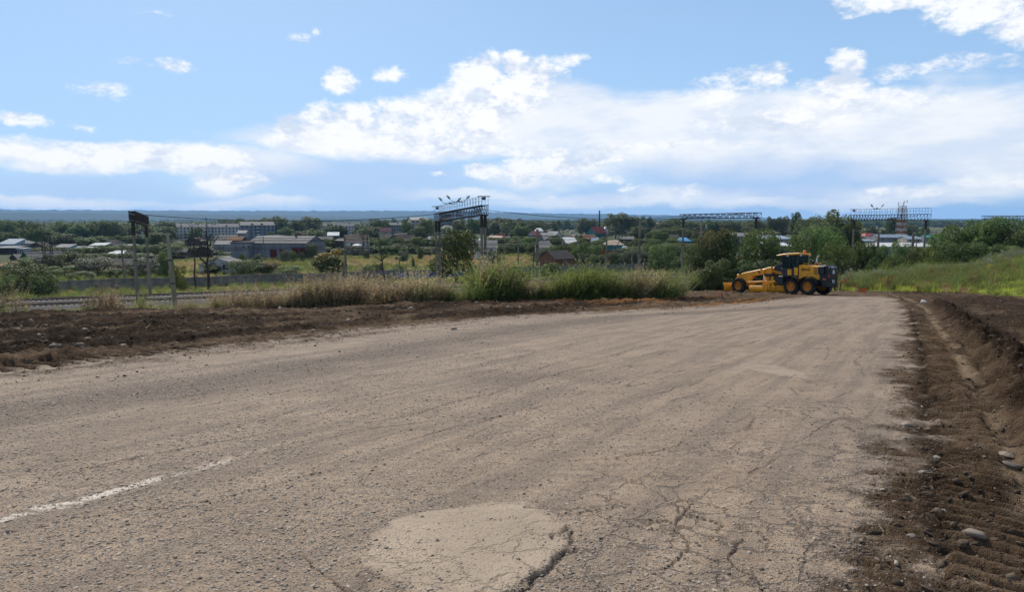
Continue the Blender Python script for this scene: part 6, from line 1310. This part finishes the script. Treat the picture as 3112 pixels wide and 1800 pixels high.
gb('rear_window', M_gl2, lambda mb: mb.box((.48, 0, 2.77), (.012, 1.3, 1.02)), cab); gb('windscreen', M_gl2, lambda mb: mb.box((2.02, 0, 2.77), (.012, 1.26, 1.02)), cab)
gb('seat', M_blk, lambda mb: mb.box((.95, 0, 2.25), (.5, .5, .16)).box((.72, 0, 2.6), (.12, .48, .65)), cab, bevel=.04)
gb('steering_console', M_blk, lambda mb: mb.bar((1.75, 0, 1.9), (1.5, 0, 2.55), .22).cyl((1.48, 0, 2.55), (1.45, 0, 2.6), .22, .22, 16), cab)
gb('mirror', M_blk, lambda mb: mb.bar((2.4, .8, 3.25), (2.55, 1.1, 3.2), .03).box((2.55, 1.12, 3.05), (.05, .16, .34)).bar((2.4, -.8, 3.25), (2.55, -1.1, 3.2), .03).box((2.55, -1.12, 3.05), (.05, .16, .34)), cab)
gb('work_lamp', M_txw, lambda mb: mb.box((.26, .6, 3.30), (.08, .16, .1)).box((.26, -.6, 3.30), (.08, .16, .1)).box((1.4, .78, 3.28), (.16, .08, .1)), roof)
bc = gb('beacon', M_bea, lambda mb: mb.lathe([(.10, 3.52), (.12, 3.6), (.10, 3.72), (.04, 3.77)], 14, axis='z', c=(.55, -.35, 0)), roof, True)
gb('step', M_blk, lambda mb: mb.box((1.5, .85, 1.50), (.7, .35, .05)).box((1.5, .9, 1.12), (.6, .25, .05)).bar((1.2, .98, 1.1), (1.2, .98, 1.5), .04).bar((1.8, .98, 1.1), (1.8, .98, 1.5), .04))
gb('dash_cover', M_blk, lambda mb: mb.prism([(2.0, 1.9), (2.95, 2.05), (2.9, 2.42), (2.3, 2.66), (2.0, 2.66)], -.5, .5), bevel=.02)
gb('dash_top', M_chr if False else mat('glossy_cover', (.35, .36, .38), .12, .6, .05, 2, objvar=0), lambda mb: mb.prism([(2.92, 2.44), (2.28, 2.685), (2.28, 2.70), (2.93, 2.46)], -.49, .49))
# gooseneck frame
gb('main_frame', M_yel, lambda mb: mb.prism([(1.6, 1.25), (1.6, 1.9), (2.3, 2.3), (2.85, 2.36), (4.3, 2.20), (5.5, 2.0), (6.2, 1.88), (6.75, 1.74), (6.95, 1.5), (6.95, .95), (6.5, .75), (6.0, .8), (5.72, 1.15), (5.45, 1.48), (5.0, 1.62), (4.2, 1.70), (2.85, 1.78), (2.3, 1.6), (2.0, 1.25)], -.17, .17), bevel=.03)
link('lettering', text_mesh('SDLG', .34, M_txt, .014), G_, (4.35, .185, 1.92), (R_(90), R_(-7), math.pi), (1.1, 1, 1))
gb('front_axle', M_yel, lambda mb: mb.prism([(-.85, .62), (.85, .62), (.85, .82), (.25, .98), (-.25, .98), (-.85, .82)], 6.08, 6.32, axis='x'), bevel=.02)
gb('nose_lamp', M_blk, lambda mb: mb.bar((6.7, .45, 1.7), (6.7, .45, 2.05), .05).box((6.72, .45, 2.12), (.16, .22, .18)).bar((6.7, -.45, 1.7), (6.7, -.45, 2.05), .05).box((6.72, -.45, 2.12), (.16, .22, .18)).box((6.7, 0, 1.72), (.1, .95, .06)))
gb('nose_block', M_yel, lambda mb: mb.box((6.85, 0, 1.55), (.5, .55, .35)).box((7.0, 0, 1.1), (.25, .8, .5)), bevel=.04)
gb('blade_arm', M_yel, lambda mb: mb.bar((7.0, .42, 1.05), (7.62, .42, .55), .12, .16).bar((7.0, -.42, 1.05), (7.62, -.42, .55), .12, .16).bar((7.0, 0, 1.4), (7.6, 0, .85), .1))
def curved(mb, x0, w, h, t=.04, bulge=.12, z0=.06):
    pts = [(x0-bulge*math.sin(math.pi*k/8)+(.10*k/8), z0+h*k/8) for k in range(9)]
    poly = pts+[(p[0]-t, p[1]) for p in reversed(pts)]; mb.prism(poly, -w/2, w/2)
gb('front_blade', M_yel, lambda mb: curved(mb, 7.75, 2.65, .88), smooth=False); gb('blade_edge', M_rust, lambda mb: mb.box((7.74, 0, .09), (.05, 2.66, .16)))
# drawbar, circle, moldboard
gb('drawbar', M_yel, lambda mb: mb.bar((6.7, 0, .92), (4.3, .55, 1.02), .16, .18).bar((6.7, 0, .92), (4.3, -.55, 1.02), .16, .18).box((3.6, 0, 1.05), (1.7, 1.3, .14)), bevel=.015)
gb('turn_circle', M_yel, lambda mb: mb.lathe([(.62, .86), (.78, .86), (.78, .98), (.62, .98)], 32, axis='z', c=(3.5, 0, 0)))
mold = MB(); pts = [(-.16*math.sin(math.pi*k/8), .10+.62*k/8) for k in range(9)]; poly = pts+[(p[0]+.04, p[1]) for p in reversed(pts)]; mold.prism(poly, -1.85, 1.85)
mo = mold.build('moldboard', M_yel, G_, loc=(3.25, .62, 0), rot=(0, 0, R_(-76)))
gb('moldboard_edge', M_rust, lambda mb: mb.box((0, 0, .09), (.05, 3.7, .12)), mo)
gb('side_shift_cylinder', M_yel, lambda mb: mb.cyl((-.2, -1.6, .62), (-.2, .2, .62), .05, .05, 10).box((-.2, .25, .55), (.12, .18, .55)).box((-.2, -1.5, .55), (.1, .12, .4)), mo); gb('cylinder_rod', M_chr, lambda mb: mb.cyl((-.2, .2, .62), (-.2, 1.5, .62), .03, .03, 10), mo)
gb('blade_bracket', M_yel, lambda mb: mb.bar((3.4, .7, .95), (4.2, .85, .45), .1, .14).bar((3.0, .7, .95), (2.6, .85, .45), .1, .14).box((3.2, .82, .7), (.2, .1, .6)).prism([(3.55, .45), (3.72, .4), (3.78, .8), (3.6, 1.2), (3.5, .9)], .92, 1.0))
for y in (.42, -.42):
    lc = gb('lift_cylinder', M_blk, lambda mb: mb.cyl((4.1, y*1.15, 1.95), (4.75, y*1.5, 2.95), .065, .06, 10).cyl((4.75, y*1.5, 2.95), (4.77, y*1.5, 2.98), .08, .08, 10))
    gb('cylinder_rod', M_chr, lambda mb: mb.cyl((3.75, y*1.4, 1.1), (4.1, y*1.15, 1.95), .035, .035, 8), lc)
gb('cylinder_saddle', M_yel, lambda mb: mb.box((4.1, 0, 2.0), (.45, 1.15, .34)).prism([(3.2, 1.75), (3.9, 1.75), (3.8, 2.3), (3.3, 2.35)], -.42, .42), bevel=.03)
gb('hydraulic_hose', M_blk, lambda mb: [mb.tube([(2.9, s*.3, 1.9), (3.3, s*.5, 1.55+.08*k), (3.9, s*.45, 1.5+.1*k), (4.2, s*.3, 1.75)], .025, 6) for s in (-1, 1) for k in range(3)])
gb('circle_motor', M_yel, lambda mb: mb.box((4.0, .1, 1.3), (.4, .4, .4)).cyl((3.3, .2, 1.1), (3.3, .2, 1.5), .14, .12, 10), bevel=.03)
gb('pump_block', M_blk, lambda mb: mb.box((2.1, .45, 1.2), (.5, .5, .7)).box((1.9, -.4, 1.1), (.6, .4, .5)).box((2.45, .1, .9), (.3, .5, .5)), bevel=.03)
gb('ripper_link', M_blk, lambda mb: mb.bar((-2.2, .3, .6), (-2.35, .3, .35), .1).bar((-2.2, -.3, .6), (-2.35, -.3, .35), .1))

# ------------------------------------------------------------------ stakes, ribbons, litter
M_rib = mat('orange_ribbon', (.75, .10, .02), .6, .3, .1, 3, objvar=0); M_stk = mat('stake_wood', (.13, .10, .07), .9, .2, .3, 6)
def ribbon(mb, c, L, w, ang, rise=0.0, seed=1):
    r = random.Random(seed); p = Vector(c); d = Vector((math.cos(ang), math.sin(ang), rise)); pts = [p]
    for k in range(6): p = p+d*L/6+Vector((0, 0, r.uniform(-.02, .03))); pts.append(p)
    for a, b in zip(pts[:-1], pts[1:]): mb.add([a, b, b+Vector((.01, .01, w)), a+Vector((.01, .01, w)), a+Vector((0, .006, 0)), b+Vector((0, .006, 0)), b+Vector((.01, .016, w)), a+Vector((.01, .016, w))], [(0, 1, 2, 3), (7, 6, 5, 4), (0, 4, 5, 1), (3, 2, 6, 7)])
def stake(label, px, py, h, rib=True, y1=70, top=False):
    v = ground(px, py, 20, y1); z = near_height(v.x, v.y); o = thing('survey_stake', label, 'stake', (v.x, v.y, z-.1), 0, 'survey stakes with ribbons')
    MB().box((0, 0, h/2), (.05 if not top else .12, .05 if not top else .12, h)).build('post', M_stk, o, rot=(0, .05, 0))
    mb = MB()
    if top: mb.box((0, 0, h-.05), (.135, .135, .14))
    else: ribbon(mb, (0, 0, h-.06), -.32, .06, .2, .1); ribbon(mb, (0, 0, h-.1), .12, .05, .5, -.2, 3)
    mb.build('ribbon', M_rib, o, loc=(.05*h, 0, 0) if not top else (.03, 0, 0))
stake('short stake with a bright orange ribbon at the end of the weeds', 2192, 913, .55, y1=60)
stake('thick dark stake with orange painted top right of the grader', 2552, 884, 1.05, top=True)
def rag(label, px, py, L, w, seed, up=0.0):
    v = ground(px, py, 20, 90); z = near_height(v.x, v.y); mb = MB()
    for k in range(5): ribbon(mb, (random.Random(seed+k).uniform(-.2, .2), random.Random(seed+k+9).uniform(-.1, .1), .06+.05*k), L*(.5+.12*k), w, .3*k-.4, up, seed+k)
    tag(mb.build('ribbon_scrap', M_rib, None, loc=(v.x, v.y, z)), label, 'ribbon', 'loose orange ribbons by the meadow')
rag('crumpled orange ribbon lying on the earth right of the grader', 2618, 887, .75, .09, 3); rag('faded orange ribbon half buried near the dark stake', 2568, 882, .35, .06, 14); rag('orange ribbon standing up in the meadow grass', 2678, 864, .5, .14, 25, .9)
v = ground(2808, 925, 20, 70); z = near_height(v.x, v.y)
tag(MB().lathe([(.30, 0), (.33, .25), (.30, .3), (.05, .36)], 18, axis='z').build('plastic_canister', mat('dirty_plastic', (.42, .41, .39), .6, .3, .15, 3, dirt=.5), None, True, loc=(v.x, v.y, z-.02), rot=(.35, .25, 0), scale=(.7, .7, .6)), 'dirty white plastic canister at the far tip of the soil ridge', 'canister')
def twig_thing(label, px, py, L, seed):
    v = ground(px, py, 3, 80); z = near_height(v.x, v.y); r = random.Random(seed); mb = MB(); p = Vector((0, 0, 0)); d = Vector((r.uniform(-1, 1), r.uniform(-.5, .5), .9)).normalized(); pts = [p]
    for k in range(4): d = (d+Vector((r.uniform(-.3, .3), r.uniform(-.3, .3), r.uniform(-.2, .2)))).normalized(); p = p+d*L/4; pts.append(p)
    mb.tube(pts, [L*.016*(1-.15*k) for k in range(5)], 5); tag(mb.build('stick', M_bark, None, loc=(v.x, v.y, z)), label, 'stick')
twig_thing('bent dry stick standing by the ribboned stake', 2228, 920, 1.0, 3); twig_thing('dry forked stick on the bank below the weeds', 1190, 925, .9, 8); twig_thing('grey stick poking up at the left end of the bank', 60, 950, 1.3, 12)
# ------------------------------------------------------------------ haze
hm = bpy.data.materials.new('valley_haze'); hm.use_nodes = True; hm.node_tree.nodes.clear()
hg = NG(hm.node_tree); ho = hg.n('ShaderNodeOutputMaterial'); pvn = hg.n('ShaderNodeVolumePrincipled')
pvn.inputs['Color'].default_value = (.30, .58, 1.0, 1); pvn.inputs['Density'].default_value = 5.5e-5; pvn.inputs['Anisotropy'].default_value = .2
hm.node_tree.links.new(pvn.outputs[0], ho.inputs['Volume'])
hz_o = MB().box((0, 0, 70), (31000, 31000, 220)).build('haze', hm)
tag(hz_o, 'thin blue haze filling the valley air', 'haze', None, 'stuff')
